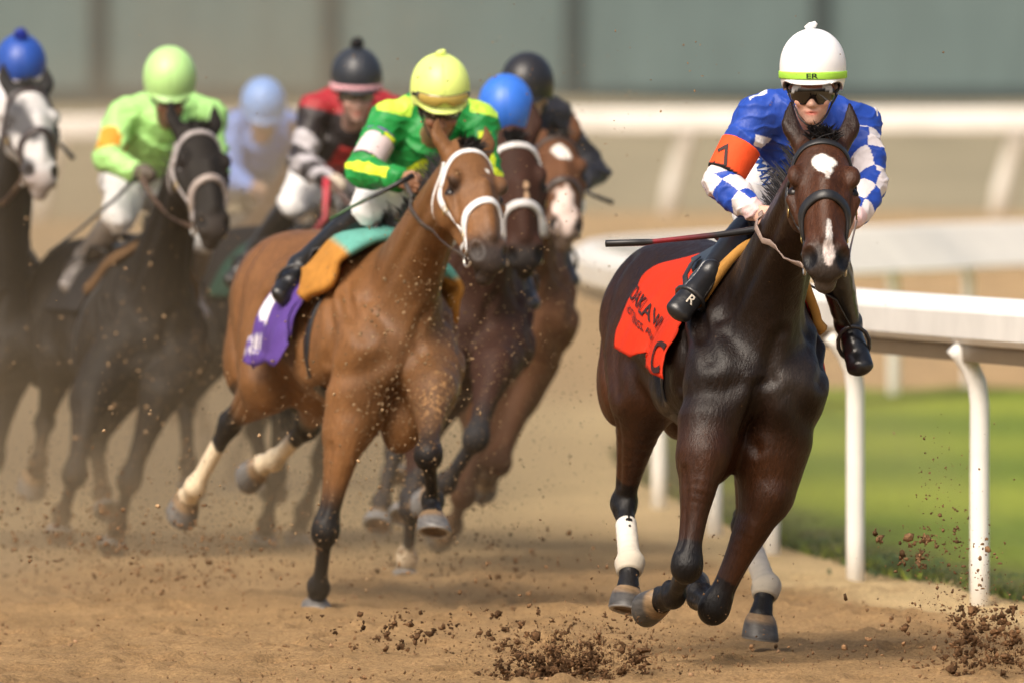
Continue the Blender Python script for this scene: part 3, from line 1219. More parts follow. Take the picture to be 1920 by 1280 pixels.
def make_jockey(S, H):
    K = Jockey()
    fr = Frame(H.fr.out((-.25, 0, 1.5)), *H.fr.A)
    K.fr = fr
    w0 = V3(.25, 0, .07)     # withers in this frame
    px = S.get('px', {})
    J = {}
    order = ['pelvis', 'waist', 'chest', 'neck', 'head', 'shR', 'shL', 'elR', 'elL', 'wrR', 'wrL', 'hipR', 'hipL', 'knR', 'knL', 'anR', 'anL', 'toR', 'toL']
    for k in order:
        dl = w0 + V3(*JDEF[k])
        if k in px:
            q = px[k]
            if k[:-1] in JLEN:
                Pw, rr = reach(fr.out(J[JPAR[k[:-1]] + k[-1]]), q, JLEN[k[:-1]], q[2])
                if DEBUG and rr > 1.1:
                    print('LONG jockey', S['key'], k, round(rr, 2))
            else:
                Pw = at(q[0], q[1], fr.out(dl)[1] + q[2])
            if k in ('knR', 'anR', 'toR', 'wrR', 'elR'):      # keep the limb outside the horse
                o_, d_ = H.fr.loc(CAM), H.fr.A @ nrm(Pw - CAM)
                hit = H.bvh.ray_cast(Vector(o_), Vector(d_))
                if hit[0] is not None:
                    lim = hit[3] - {'kn': .085, 'an': .075, 'to': .06, 'wr': .045, 'el': .05}[k[:-1]]
                    if np.linalg.norm(Pw - CAM) > lim:
                        Pw = CAM + nrm(Pw - CAM) * lim
            J[k] = fr.loc(Pw)
        else:
            J[k] = dl
    for a, b_ in (('waist', ('pelvis', 'chest')),):
        if 'waist' not in px:
            J['waist'] = (J['pelvis'] + J['chest']) / 2 + V3(0, 0, .03)
    K.J = J
    root = K.root = thing('person', S['label'], 'jockey', fr.mat(), 'jockeys riding in the race')
    # head frame
    ya, pi_, ro = R(S.get('yaw', 0)), R(S.get('pitch', 18)), R(S.get('roll', 0))
    f = V3(math.sin(ya), -math.cos(ya), 0)
    lft = V3(math.cos(ya), math.sin(ya), 0)
    up = V3(0, 0, 1)
    f, up = f * math.cos(pi_) - up * math.sin(pi_), up * math.cos(pi_) + f * math.sin(pi_)
    up, lft = up * math.cos(ro) + lft * math.sin(ro), lft * math.cos(ro) - up * math.sin(ro)
    hf, hl, hu = fr.A @ f, fr.A @ lft, fr.A @ up
    c = J['head']
    K.hf, K.hl, K.hu = hf, hl, hu
    ax = np.array([hl, hf, hu])

    def hp(x, y, z):          # forward, left, up from between the eyes' depth in the skull
        return c + hf * x + hl * y + hu * z
    K.hp = hp
    lat = nrm(J['shL'] - J['shR'])
    b = Blob()
    b.chain([J['pelvis'], J['waist'], J['chest']], [(.135, .115), (.125, .10), (.15, .115)], .05, lat, 'torso')
    b.seg(J['chest'], J['neck'] - (J['neck'] - J['chest']) * .1, (.15, .11), (.09, .08), .05, lat, 'torso')
    mid_ = (J['shR'] + J['shL']) / 2 + V3(-.04, 0, .035)
    b.chain([J['shR'], (J['shR'] + mid_) / 2 + V3(0, 0, .012), mid_, (J['shL'] + mid_) / 2 + V3(0, 0, .012), J['shL']], [.060, .072, .088, .072, .060], .05, None, 'torso', 2)
    b.seg(J['neck'], c - hu * .05 - hf * .02, .058, .052, .03, None, 'neck')
    b.seg(J['hipR'], J['hipL'], .12, .12, .05, None, 'pelvis')
    b.seg(J['pelvis'], (J['pelvis'] + J['waist']) / 2, (.14, .115), (.13, .11), .05, lat, 'pelvis')
    hands = {}
    for sd in 'RL':
        sh, el, wr = J['sh' + sd], J['el' + sd], J['wr' + sd]
        b.chain([sh, sh + (el - sh) * .5, el], [.059, .050, .041], .03, None, 'arm')
        wl = el + (wr - el) * .93
        b.chain([el, el + (wr - el) * .35, wl], [.043, .043, .032], .02, None, 'arm')
        b.seg(wl, wr, (.032, .026), (.031, .024), .012, hu, 'hand')
        hand(b, K, sd, nrm(wr - el), wr, S)
        hip, kn, an, to = J['hip' + sd], J['kn' + sd], J['an' + sd], J['to' + sd]
        b.chain([hip, hip + (kn - hip) * .5, kn], [.105, .085, .060], .03, None, 'thigh')
        b.chain([kn, kn + (an - kn) * .33, an], [.056, .056, .038], .02, None, 'shin' + sd)
        ft = nrm(to - an)
        sole = nrm(np.cross(np.cross(kn - an, ft), ft))       # roughly away from the knee
        if sole @ (kn - an) > 0:
            sole = -sole
        heel = an + sole * .045 - ft * .035
        b.seg(an, heel, .038, .032, .02, None, 'shin' + sd)
        b.chain([heel, an + ft * .09 + sole * .045, to + sole * .035], [(.030, .026), (.036, .028), (.042, .024)], .02, np.cross(ft, sole), 'shin' + sd)
        b.seg(an, an + ft * .10 + sole * .02, .034, .028, .025, None, 'shin' + sd)
        K.__dict__['foot' + sd] = (an, to, sole, ft, heel)
    # skull and face
    b.ell(hp(-.01, 0, .025), (.076, .096, .105), ax, .02, 'head')
    b.ell(hp(.035, 0, -.055), (.056, .062, .065), ax, .03, 'head')
    b.seg(hp(.082, 0, -.012), hp(.108, 0, -.040), .009, .0135, .012, None, 'head')
    for sg in (-1, 1):
        b.ell(hp(.098, sg * .012, -.043), (.008, .010, .008), ax, .008, 'head')
        b.ell(hp(.078, sg * .034, .018), (.026, .016, .010), ax, .012, 'head')
        b.ell(hp(.072, sg * .042, -.035), (.024, .020, .018), ax, .018, 'head')
        b.ell(hp(.096, sg * .032, -.001), (.017, .010, .010), ax, .01, 'head', -1)
        b.ell(hp(.078, sg * .031, .0), (.014, .014, .012), ax, .004, 'head')
        b.ell(hp(-.012, sg * .078, -.012), (.010, .020, .030), ax, .01, 'head')
    b.ell(hp(.090, 0, -.069), (.025, .011, .007), ax, .007, 'head')
    b.ell(hp(.088, 0, -.080), (.022, .011, .008), ax, .007, 'head')
    b.ell(hp(.101, 0, -.0745), (.026, .012, .0022), ax, .004, 'head', -1)
    b.ell(hp(.076, 0, -.102), (.025, .024, .020), ax, .018, 'head')
    vx = S.get('vox', .009)
    v, q = b.mesh(vx, smooth=1)
    sk = np.asarray(S.get('skin', srgb(214, 166, 140)))
    col = np.tile(sk, (len(v), 1))
    hv = v - c
    X, Yl, Z = hv @ hf, hv @ hl, hv @ hu
    onh = (np.abs(Yl) < .1) & (np.abs(Z) < .16) & (np.abs(X) < .14)
    lip = np.exp(-((X - .095) / .025) ** 2 - (Yl / .026) ** 2 - ((Z + .075) / .009) ** 2)
    col = mixc(col, sk * V3(.82, .42, .42), np.clip(lip * 1.5, 0, 1) * onh)
    st = sstep(-Z, .055, .085) * onh * (1 - np.clip(lip * 2, 0, 1)) * (X > -.02)
    col = mixc(col, sk * V3(.62, .62, .66), st * S.get('stubble', .5))
    chk = np.exp(-((np.abs(Yl) - .042) / .02) ** 2 - ((Z + .04) / .02) ** 2) * onh
    col = mixc(col, sk * V3(1.05, .78, .74), chk * .5)
    br = np.exp(-((np.abs(Yl) - .034) / .02) ** 2 - ((Z - .022) / .006) ** 2) * onh * (X > .06)
    col = mixc(col, (.03, .02, .015), np.clip(br * 1.3, 0, 1))
    for sg in (-1, 1):
        ey = np.linalg.norm(np.stack([X - .088, (Yl - sg * .031), Z * 1.6], 1), axis=1)
        col = mixc(col, (.55, .52, .5), (1 - sstep(ey, .010, .014)) * onh)
        col = mixc(col, (.02, .014, .01), (1 - sstep(ey, .005, .007)) * onh)
    if S.get('glove') is not None:
        for sd in 'RL':
            dh = np.linalg.norm(v - (J['wr' + sd] + nrm(J['wr' + sd] - J['el' + sd]) * .05), axis=1)
            col = mixc(col, S['glove'], (1 - sstep(dh, .095, .10)))
    K.v, K.q = v, q
    K.bvh = BVHTree.FromPolygons(v.tolist(), q.tolist())
    mesh_obj('body', v, q, M['skin'], root, col=np.clip(col, .004, 1))
    # clothing
    fold = S.get('fold', .005)

    def garment(name, tags, grow, colf, mat, amp, cuts=()):
        gv, gq = b.mesh(vx, tags=tags, grow=grow, smooth=2, cuts=cuts)
        gn = vnormals(gv, gq)
        r1 = np.maximum(1 - 1.5 * np.abs(wob(gv, 34, 4, 8, aniso=(1.3, .5, .6))), 0)
        r2 = np.maximum(1 - 1.6 * np.abs(wob(gv, 62, 9, 8, aniso=(.5, .8, 1.3))), 0) ** 1.5
        w = 1.25 * r1 ** 1.8 + .42 * r2 + .12 * wob(gv, 120, 14, aniso=(1, .6, 1)) - .35
        gv = relax(gv + gn * (w * amp)[:, None], gq, 1)
        gc = colf(K, gv, gn)
        o = mesh_obj(name, gv, gq, M[mat], root, col=np.clip(gc, .004, 1))
        K.__dict__[name] = (gv, gq, gn, o)
        return o
    garment('racing_silks', ('torso', 'arm'), .014, S['silks'], 'silk', fold)
    garment('breeches', ('pelvis', 'thigh'), .010, S.get('breech', lambda K_, v_, n_: np.tile(V3(*srgb(222, 222, 222)), (len(v_), 1))), 'silk', fold * .7)
    for sd in 'RL':
        garment('riding_boot', ('shin' + sd,), .010, S.get('boots', boot_col), 'boot', .0015)
        K.__dict__['boot' + sd] = K.riding_boot
    helmet(K, S)
    goggles(K, S)
    return K


def boot_col(K, v, n):
    c = np.tile(V3(.012, .012, .013), (len(v), 1))
    for sd in 'RL':
        an, to, sole, ft, heel = K.__dict__['foot' + sd]
        h = (v - an) @ sole
        fw = (v - an) @ ft
        near = np.linalg.norm(v - (an + to) / 2, axis=1) < .2
        c = mixc(c, V3(.6, .58, .54), sstep(h, .058, .063) * (1 - sstep(h, .072, .076)) * near * (fw > -.09) * (np.abs(n @ sole) < .55) * .8)
    return c


def hand(b, K, sd, d, wr, S):
    """a fist closed on the reins: palm, four curled fingers, thumb over them"""
    sg = 1 if sd == 'L' else -1
    upv = V3(0, 0, 1)
    s = nrm(upv - d * (upv @ d))           # thumb side
    n = nrm(np.cross(d, s)) * (1 if sd == 'R' else -1)     # back of the hand, outward
    if n @ V3(0, sg, 0) < 0:
        n = -n
    b.seg(wr, wr + d * .075, (.028, .017), (.037, .018), .012, s, 'hand')
    ln = (.040, .044, .041, .033)
    for i in range(4):
        base = wr + d * (.080 - .004 * abs(i - 1)) + s * (.030 - .0195 * i)
        a1, a2, a3 = R(38 + 4 * i), R(112 + 3 * i), R(175)
        p1 = base + (d * math.cos(a1) - n * math.sin(a1)) * ln[i]
        p2 = p1 + (d * math.cos(a2) - n * math.sin(a2)) * ln[i] * .72
        p3 = p2 + (d * math.cos(a3) - n * math.sin(a3)) * ln[i] * .5
        b.chain([base, p1, p2, p3], [.0098, .0092, .0085, .0075], .004, None, 'hand')
    t0 = wr + d * .022 + s * .026
    t1 = t0 + d * .030 + s * .018 - n * .018
    t2 = t1 + d * .026 - n * .020 - s * .006
    b.chain([t0, t1, t2], [.014, .0105, .009], .006, None, 'hand')


def helmet(K, S):
    c = K.hp(-.012, 0, .084)
    rl, rf, ru = .124, .148, .146
    na, ne = 96, 26
    vs, cs = [], []
    hc = S['helm']

    def zl(a):       # lower edge by azimuth (0 = front)
        a = abs((a + math.pi) % (2 * math.pi) - math.pi)
        return -.042 - .046 * sstep(np.array([a]), .9, 1.7)[0] - .022 * sstep(np.array([a]), 1.9, 2.8)[0]

    def P(a, z, k=1.0):
        if z > 0:
            r = math.sqrt(max(0, 1 - (z / ru) ** 2.15))
        else:
            r = 1 - .35 * (z / ru) ** 2
        return c + (K.hf * math.cos(a) * rf * r + K.hl * math.sin(a) * rl * r) * k + K.hu * z * (k if z > 0 else 1)
    K.helm_pt = lambda a, z, lift=0: P(a, z, 1 + lift / .13)
    for e in range(ne):
        t = e / (ne - 1)
        for k in range(na):
            a = 2 * math.pi * k / na
            z0 = zl(a)
            if t < .3:
                z = z0 + (0 - z0) * t / .3
            else:
                z = ru * math.sin((t - .3) / .7 * math.pi / 2)
            p = P(a, z * .9999)
            aa = abs((a + math.pi) % (2 * math.pi) - math.pi)
            if e == 0:      # the peak at the front
                pk = 1 - sstep(np.array([aa]), .35, 1.25)[0]
                p = p + K.hf * (.034 * pk) - K.hu * (.006 * pk)
            elif e == 1:
                pk = 1 - sstep(np.array([aa]), .35, 1.25)[0]
                p = p + K.hf * (.020 * pk) - K.hu * (.006 * pk)
            sd_ = abs(((a / (math.pi / 3) + .5) % 1) - .5) * (math.pi / 3)
            sm_ = math.exp(-(sd_ / .045) ** 2) * (1 if z > .01 else 0) * S.get('seam', 1)
            p = p + (c - p) * (.012 * sm_)
            vs.append(p)
            cs.append(np.asarray(hc(z, a)) * (1 - .14 * sm_))
    f = []
    for e in range(ne - 1):
        for k in range(na):
            k2 = (k + 1) % na
            f.append([e * na + k, e * na + k2, (e + 1) * na + k2, (e + 1) * na + k])
    n0 = len(vs)
    for e in range(3):
        for k in range(na):
            p = np.array(vs[k]) if e == 0 else P(2 * math.pi * k / na, zl(2 * math.pi * k / na))
            q = p + (c - p) * (.04 + .06 * e) + K.hu * (.004 + .012 * e)
            vs.append(q)
            cs.append(np.asarray(cs[k]) * (.9 if e == 0 else .12))
    for k in range(na):
        k2 = (k + 1) % na
        f.append([n0 + k, n0 + k2, k2, k])
        for e in range(2):
            f.append([n0 + (e + 1) * na + k, n0 + (e + 1) * na + k2, n0 + e * na + k2, n0 + e * na + k])
    o = mesh_obj('helmet', vs, f, M['helmet'], K.root, col=np.array(cs))
    K.helmet_o = o
    if S.get('button') == 'pom':
        m = MB()
        top = P(0, ru)
        rr = random.Random(3)
        m.ball(top + K.hu * .018, .026, S['pomcol'], 10)
        for i in range(260):
            d = nrm(np.array([rr.gauss(0, 1) for _ in range(3)]))
            strand(m, top + K.hu * .018 + d * .02, d, V3(0, 0, 0), .016, .003, S['pomcol'], 2, rr=rr)
        m.build('pompom', M['cloth'], o)
    elif S.get('button') == 'tie':
        m = MB()
        top = P(0, ru)
        m.tube([top - K.hl * .025 - K.hu * .002, top - K.hl * .008 + K.hu * .010, top + K.hl * .010 + K.hu * .016, top + K.hl * .016 + K.hu * .013], [(.006, .012), (.007, .014), (.007, .012), (.003, .006)], S['pomcol'], 8)
        m.build('cap_tie', M['helmet'], o)
    if 'band' in S:
        zc, w, colb = S['band']
        pts, nor = [], []
        for k in range(64):
            a = 2 * math.pi * k / 64
            z = zc - .018 * (1 - math.cos(a)) * .5
            pts.append(P(a, z))
            nor.append(nrm(K.hf * math.cos(a) / rf + K.hl * math.sin(a) / rl))
        m = MB()
        m.ribbon(pts, nor, w, .004, colb, closed=True, lift=.001)
        ob = m.build('helmet_band', M['cloth'], o)
        if 'bandtext' in S:
            text, size, tc = S['bandtext']
            lv, lf = letters(text, size)
            wd = lv[:, 0].max() + lv[:, 0].min()
            out = []
            for p in lv:
                a = ((p[0] - wd / 2) * 1.7) / .15
                z = zc + p[1] - size * .36
                out.append(P(a + R(S.get('bandturn', 0)), z, 1 + .0065 / .13))
            mesh_obj('band_lettering', out, lf, M['cloth'], ob, col=np.tile(np.asarray(tc), (len(out), 1)), smooth=False)
    # chin strap
    m = MB()
    for rr_, cc, ofs in S.get('straps', [(.014, (.012, .012, .012), 0.0)]):
        pts, nor = [], []
        for k in range(21):
            t = k / 20
            a = math.pi * t
            yy = math.cos(a) * (.080 - .016 * math.sin(a))
            zz = -.012 - .112 * math.sin(a) ** .8
            xx = .002 + .060 * math.sin(a) - ofs
            p = K.hp(xx, yy, zz)
            hit = K.bvh.find_nearest(Vector(p))
            q_, qn = np.array(hit[0]), np.array(hit[1])
            if np.linalg.norm(q_ - p) < .05:
                p = q_ + qn * .003
            pts.append(p)
            nor.append(qn)
        for _ in range(2):
            pts = [pts[0]] + [pts[i] * .5 + (pts[i - 1] + pts[i + 1]) * .25 for i in range(1, 20)] + [pts[-1]]
        m.ribbon(pts, nor, rr_, .004, cc, lift=.002)
    m.build('chin_strap', M['leather'], o)


def goggles(K, S):
    for g in S.get('goggles', []):
        z0, z1, cfun, rad, name, mt = g
        na, nz = 37, 9
        vs, cs, f = [], [], []
        for s_ in (0, 1):
            for i in range(nz):
                for k in range(na):
                    a = R(-64 + 128 * k / (na - 1))
                    t = i / (nz - 1)
                    nb = max(0, 1 - abs(a) / .28)
                    zz = z0 + (z1 - z0) * t
                    if t < .5:
                        zz += nb * .020 * (1 - t * 2)
                    taper = 1 - .35 * (abs(a) / R(64)) ** 4
                    zz = (zz - (z0 + z1) / 2) * taper + (z0 + z1) / 2
                    k_ = rad - (.004 if s_ else 0)
                    bulge = .006 * (1 - (2 * t - 1) ** 2)
                    vs.append(K.hp(-.012 + (k_ + bulge) * math.cos(a) ** .8 * 1.06, (k_ * .80 + bulge) * math.sin(a), zz))
                    cs.append(cfun(math.degrees(a), t))
        N_ = na * nz
        for i in range(nz - 1):
            for k in range(na - 1):
                q = [i * na + k, i * na + k + 1, (i + 1) * na + k + 1, (i + 1) * na + k]
                f.append(q)
                f.append([x + N_ for x in q[::-1]])
        ring = list(range(na)) + [i * na + na - 1 for i in range(1, nz)] + [(nz - 1) * na + k for k in range(na - 2, -1, -1)] + [i * na for i in range(nz - 2, 0, -1)]
        for k in range(len(ring)):
            f.append([ring[k], ring[k] + N_, ring[(k + 1) % len(ring)] + N_, ring[(k + 1) % len(ring)]])
        o = mesh_obj(name, vs, f, M[mt], K.root, col=np.array(cs))
        m = MB()
        for sg in (-1, 1):
            pts, nor = [], []
            for k in range(9):
                t = k / 8
                a = R(62 + 70 * t)
                zz = (z0 + z1) / 2 * (1 - t) + .03 * t
                r_ = rad * (1 - t) + .118 * t
                pts.append(K.hp(-.012 + r_ * math.cos(a) * 1.06, sg * (r_ * .82 + .004) * math.sin(a), zz))
                nor.append(nrm(K.hf * math.cos(a) + K.hl * sg * math.sin(a)))
            m.ribbon(pts, nor, .016, .003, (.015, .014, .013))
        m.build('goggle_strap', M['cloth'], o)


def arm_coord(K, v, sd):
    """0..1 down the upper arm, 1..2 down the forearm; distance; angle round it, 0 = towards the front of the horse"""
    J = K.J
    sh, el, wr = J['sh' + sd], J['el' + sd], J['wr' + sd]
    t1, d1 = seg_param(v, sh, el)
    t2, d2 = seg_param(v, el, wr)
    up = d1 < d2
    t = np.where(up, t1, 1 + t2)
    d = np.minimum(d1, d2)
    ang = np.zeros(len(v))
    for (a, b_, msk) in ((sh, el, up), (el, wr, ~up)):
        n = nrm(b_ - a)
        f0 = V3(1, 0, 0) - n * n[0]
        f0 = nrm(f0)
        l0 = np.cross(n, f0)
        r = v - a
        an = np.degrees(np.arctan2(r @ l0, r @ f0))
        ang[msk] = an[msk]
    return t, d, ang


def arm_mask(K, v, sd):
    t, d, a = arm_coord(K, v, sd)
    J = K.J
    ch, dch = seg_param(v, J['pelvis'], J['chest'])
    _, dsh = seg_param(v, J['shR'], J['shL'])
    m = (d < .10) & ~((t < .25) & (dsh < .085)) & (dch > .145)
    return m, t, a


def armband(K, S, sd, t0, t1, colf, name, grow=.022, r=(.060, .052)):
    J = K.J
    sh, el = J['sh' + sd], J['el' + sd]
    a, b_ = sh + (el - sh) * t0, sh + (el - sh) * t1
    bb = Blob()
    bb.seg(a, b_, r[0], r[1], .01)
    n = nrm(el - sh)
    v, q = bb.mesh(.006, grow=grow, smooth=1, cuts=[(a, -n), (b_, n)])
    t = ((v - a) @ n) / np.linalg.norm(b_ - a)
    o = mesh_obj(name, v, q, M['cloth'], K.root, col=colf(v, t))
    return o, BVHTree.FromPolygons(v.tolist(), q.tolist())


def text_on(bvh, frame, parent, text, size, world_c, right_w, normal_w, col, name, lift=.004, reach_=.25, mat='cloth', sx=1.0):
    """writing laid on a surface: centre and directions in the world, dropped on along the normal"""
    A = frame.A
    c = frame.loc(world_c)
    n = nrm(A @ nrm(normal_w))
    rt = A @ nrm(right_w)
    rt = nrm(rt - n * (rt @ n))
    up = np.cross(n, rt)
    lv, lf = letters(text, size)
    lv[:, 0] -= (lv[:, 0].max() + lv[:, 0].min()) / 2
    lv[:, 1] -= (lv[:, 1].max() + lv[:, 1].min()) / 2
    out = []
    last = c
    for p in lv:
        o = c + rt * (p[0] * sx) + up * p[1]
        h = bvh.ray_cast(Vector(o + n * reach_), Vector(-n), reach_ * 2)
        q = np.array(h[0]) + n * lift if h[0] is not None else o + n * ((last - c) @ n)
        last = q
        out.append(q)
    return mesh_obj(name, out, lf, M[mat], parent, col=np.tile(np.asarray(col, float), (len(out), 1)), smooth=False)
# ------------------------------------------------------------------ the setting


def structure(o):
    o['kind'] = 'structure'
    return o


def stuff(o, label, cat):
    o['kind'] = 'stuff'
    o['label'] = label
    o['category'] = cat
    return o


RAIL = catmull([(4.2, 37.5), (2.72, 44.2), (1.955, 47.9), (1.51, 50.5), (1.2, 53.3), (.98, 56.0), (.76, 60), (.52, 65), (.46, 70), (.72, 74.5), (1.5, 78.8), (2.77, 83.0), (3.42, 85.6), (6.4, 94), (11, 103)], 12)


def bank(x, y):
    b = 1.06 + np.minimum(0, (x + 1) * .02)
    return sstep(y, 88, 126) * np.maximum(b, .6)


def track():
    xs = np.concatenate([[-1500, -600, -250, -120, -60, -30, -16, -9, -6, -4.5, -3.5, -2.9], np.arange(-2.5, 2.7, .022), [2.9, 3.3, 4, 5, 7, 10, 16, 30, 60, 120, 250, 600, 1500]])
    ys = np.concatenate([[-300, -100, -20, 10, 25, 33, 37, 39], np.arange(40, 47, .045), np.arange(47, 53, .09), np.arange(53, 64, .25), np.arange(64, 130, 1.5), [135, 145, 160, 200, 300, 500, 900, 1800]])
    X, Y = np.meshgrid(xs, ys, indexing='ij')
    p = np.stack([X.ravel(), Y.ravel(), np.zeros(X.size)], 1)
    z = bank(p[:, 0], p[:, 1])
    fade = (1 - sstep(p[:, 1], 46, 62)) * (np.abs(p[:, 0]) < 3)
    rough = .008 * wob(p, 17, 31, 14) + .008 * np.abs(wob(p, 34, 32, 14)) + .005 * wob(p, 75, 33, 16)
    rough += .018 * wob(p, 4.2, 34, 12, aniso=(1, .6, 1))
    damp = np.zeros(len(p))
    for _ in range(170):      # hoof prints, damp inside
        hx, hy, hr_ = rng.uniform(-2.3, 2.0), 40.4 + 11 * rng.random() ** 1.3, rng.uniform(.055, .085)
        near = (np.abs(p[:, 0] - hx) < .3) & (np.abs(p[:, 1] - hy) < .35)
        rr_ = np.hypot(p[near, 0] - hx, (p[near, 1] - hy) * .8)
        damp[near] = np.maximum(damp[near], np.exp(-(rr_ / (hr_ * 1.2)) ** 2))
        z[near] += -.060 * np.exp(-(rr_ / hr_) ** 2) + .022 * np.exp(-((rr_ - hr_ * 1.7) / .04) ** 2)
    z = z + rough * fade - (1 - fade) * .004
    p[:, 2] = z
    nx, ny = X.shape
    idx = np.arange(nx * ny).reshape(nx, ny)
    q = np.stack([idx[:-1, :-1].ravel(), idx[1:, :-1].ravel(), idx[1:, 1:].ravel(), idx[:-1, 1:].ravel()], 1)
    # harrowed track: drier pale sand by the rail and on the far turn, damp brown in the churned foreground
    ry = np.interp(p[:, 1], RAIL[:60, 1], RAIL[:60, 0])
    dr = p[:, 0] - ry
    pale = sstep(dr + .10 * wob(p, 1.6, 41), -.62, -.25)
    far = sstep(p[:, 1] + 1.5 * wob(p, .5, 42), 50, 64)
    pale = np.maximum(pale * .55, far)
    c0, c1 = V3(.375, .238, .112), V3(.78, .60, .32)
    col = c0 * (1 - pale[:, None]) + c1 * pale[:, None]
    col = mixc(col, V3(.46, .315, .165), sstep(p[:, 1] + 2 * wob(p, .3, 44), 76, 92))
    col = mixc(col, V3(.20, .115, .055), damp * .75)
    m, nt, bs = mat_base('harrowed_dirt')
    a = nd(nt, 'ShaderNodeAttribute', attribute_name='col')
    n1 = noise(nt, 2.2, 5, .65, mapscale=(1, .5, 1))
    n2 = noise(nt, 55, 4, .7)
    v1 = ramp(nt, n1.outputs[0], .3, .7, .82, 1.15)
    v2 = ramp(nt, n2.outputs[0], .32, .68, .62, 1.22)
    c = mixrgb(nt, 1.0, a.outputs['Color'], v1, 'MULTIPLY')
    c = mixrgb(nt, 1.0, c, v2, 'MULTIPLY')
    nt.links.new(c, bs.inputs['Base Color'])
    bs.inputs['Roughness'].default_value = .95
    bs.inputs['Specular IOR Level'].default_value = .12
    n3 = noise(nt, 90, 5, .7)
    bump(nt, n3.outputs[0], .9, .02, bs)
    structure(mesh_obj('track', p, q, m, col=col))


track()


def embankment():
    xs = np.linspace(-110, 110, 160)
    ys = np.array([127, 129, 133, 138, 143, 148, 150.3, 190, 400])
    X, Y = np.meshgrid(xs, ys, indexing='ij')
    zz = np.interp(ys, [127, 129, 150, 400], [1.0, 1.16, 2.37, 2.37])
    Z = np.tile(zz, (len(xs), 1)) + np.minimum(0, (X + 1) * .02) * (1 - np.interp(ys, [127, 150], [0, .6]))
    p = np.stack([X.ravel(), Y.ravel(), Z.ravel()], 1)
    p[:, 2] += .05 * wob(p, 1.2, 51)
    n = len(ys)
    idx = np.arange(len(p)).reshape(len(xs), n)
    q = np.stack([idx[:-1, :-1].ravel(), idx[1:, :-1].ravel(), idx[1:, 1:].ravel(), idx[:-1, 1:].ravel()], 1)
    m, nt, bs = mat_base('dry_verge')
    n1 = noise(nt, .8, 5, .6)
    c = mixrgb(nt, ramp(nt, n1.outputs[0], .3, .7, 0, 1), (.19, .165, .100), (.265, .225, .140))
    nt.links.new(c, bs.inputs['Base Color'])
    bs.inputs['Roughness'].default_value = .95
    structure(mesh_obj('embankment', p, q, m))


embankment()


def grass():
    rows = []
    ys = np.concatenate([np.arange(45.5, 56, .25), np.arange(56, 84, 1.0), [84.0, 85.2]])
    P, Q = [], []
    nx = 40
    for y in ys:
        rx = np.interp(y, RAIL[:100, 1], RAIL[:100, 0]) + .22
        for k in range(nx):
            P.append((rx + 14 * (k / (nx - 1)) ** 2, y, 0))
    p = np.array(P, float)
    p[:, 0] += .05 * wob(p, 5, 61)
    p[:, 2] = .012 + .02 * np.abs(wob(p, 6, 62)) + .03 * sstep(p[:, 0] - np.interp(p[:, 1], RAIL[:100, 1], RAIL[:100, 0]), .2, .6)
    idx = np.arange(len(p)).reshape(len(ys), nx)
    q = np.stack([idx[:-1, :-1].ravel(), idx[:-1, 1:].ravel(), idx[1:, 1:].ravel(), idx[1:, :-1].ravel()], 1)
    v = [p]
    faces = q.tolist()
    band = wob(np.stack([p[:, 0] * .25, p[:, 1], p[:, 2] * 0], 1), .55, 77)
    band2 = .5 + .5 * np.sin(p[:, 1] * .62 + .4 * p[:, 0] + 1.0)
    w = np.clip(.5 * band2 + .25 + .2 * band, 0, 1)
    col = [mixc(np.tile(V3(.085, .14, .018), (len(p), 1)), V3(.25, .29, .033), w)]
    ed = 1 - sstep(p[:, 0] - np.interp(p[:, 1], RAIL[:100, 1], RAIL[:100, 0]) + .12 * wob(p, 3, 64), .25, .85)
    col[0] = mixc(col[0], V3(.085, .075, .035), ed * .85)
    n = len(p)
    bl_v, bl_c = [], []
    rr = random.Random(11)
    for i in range(22000):
        y = 46 + 24 * rr.random() ** 1.7
        rx = np.interp(y, RAIL[:100, 1], RAIL[:100, 0]) + .16
        off = rr.random() ** 1.6 * 2.6
        edge = off < .45
        x = rx + off
        hgt = rr.uniform(.02, .05) * (1.2 if edge else 1)
        a = rr.uniform(0, 6.28)
        wv = V3(math.cos(a), math.sin(a), 0) * rr.uniform(.004, .008)
        base = V3(x, y, .01)
        tip = base + V3(rr.gauss(0, .03), rr.gauss(0, .03), hgt)
        bl_v += [base - wv, base + wv, tip]
        faces.append([n, n + 1, n + 2])
        n += 3
        wn_ = .5 * (.5 + .5 * math.sin(y * .62 + .4 * x + 1.0)) + .3 + rr.gauss(0, .15)
        c = V3(.085, .14, .018) * (1 - wn_) + V3(.24, .28, .033) * wn_
        if edge and rr.random() < .75:
            c = V3(.05, .07, .022) * rr.uniform(.6, 1.4)
        bl_c += [c] * 3
    v.append(np.array(bl_v))
    col.append(np.array(bl_c))
    m = m_attr('turf', rough=.8, spec=.2, nscale=14, namp=.3, bscale=60, bstr=.6, bdist=.02)
    o = mesh_obj('grass', np.vstack(v), faces, m, col=np.clip(np.vstack(col), .005, 1), smooth=False)
    stuff(o, 'mown green infield grass behind the white rail', 'grass')


grass()


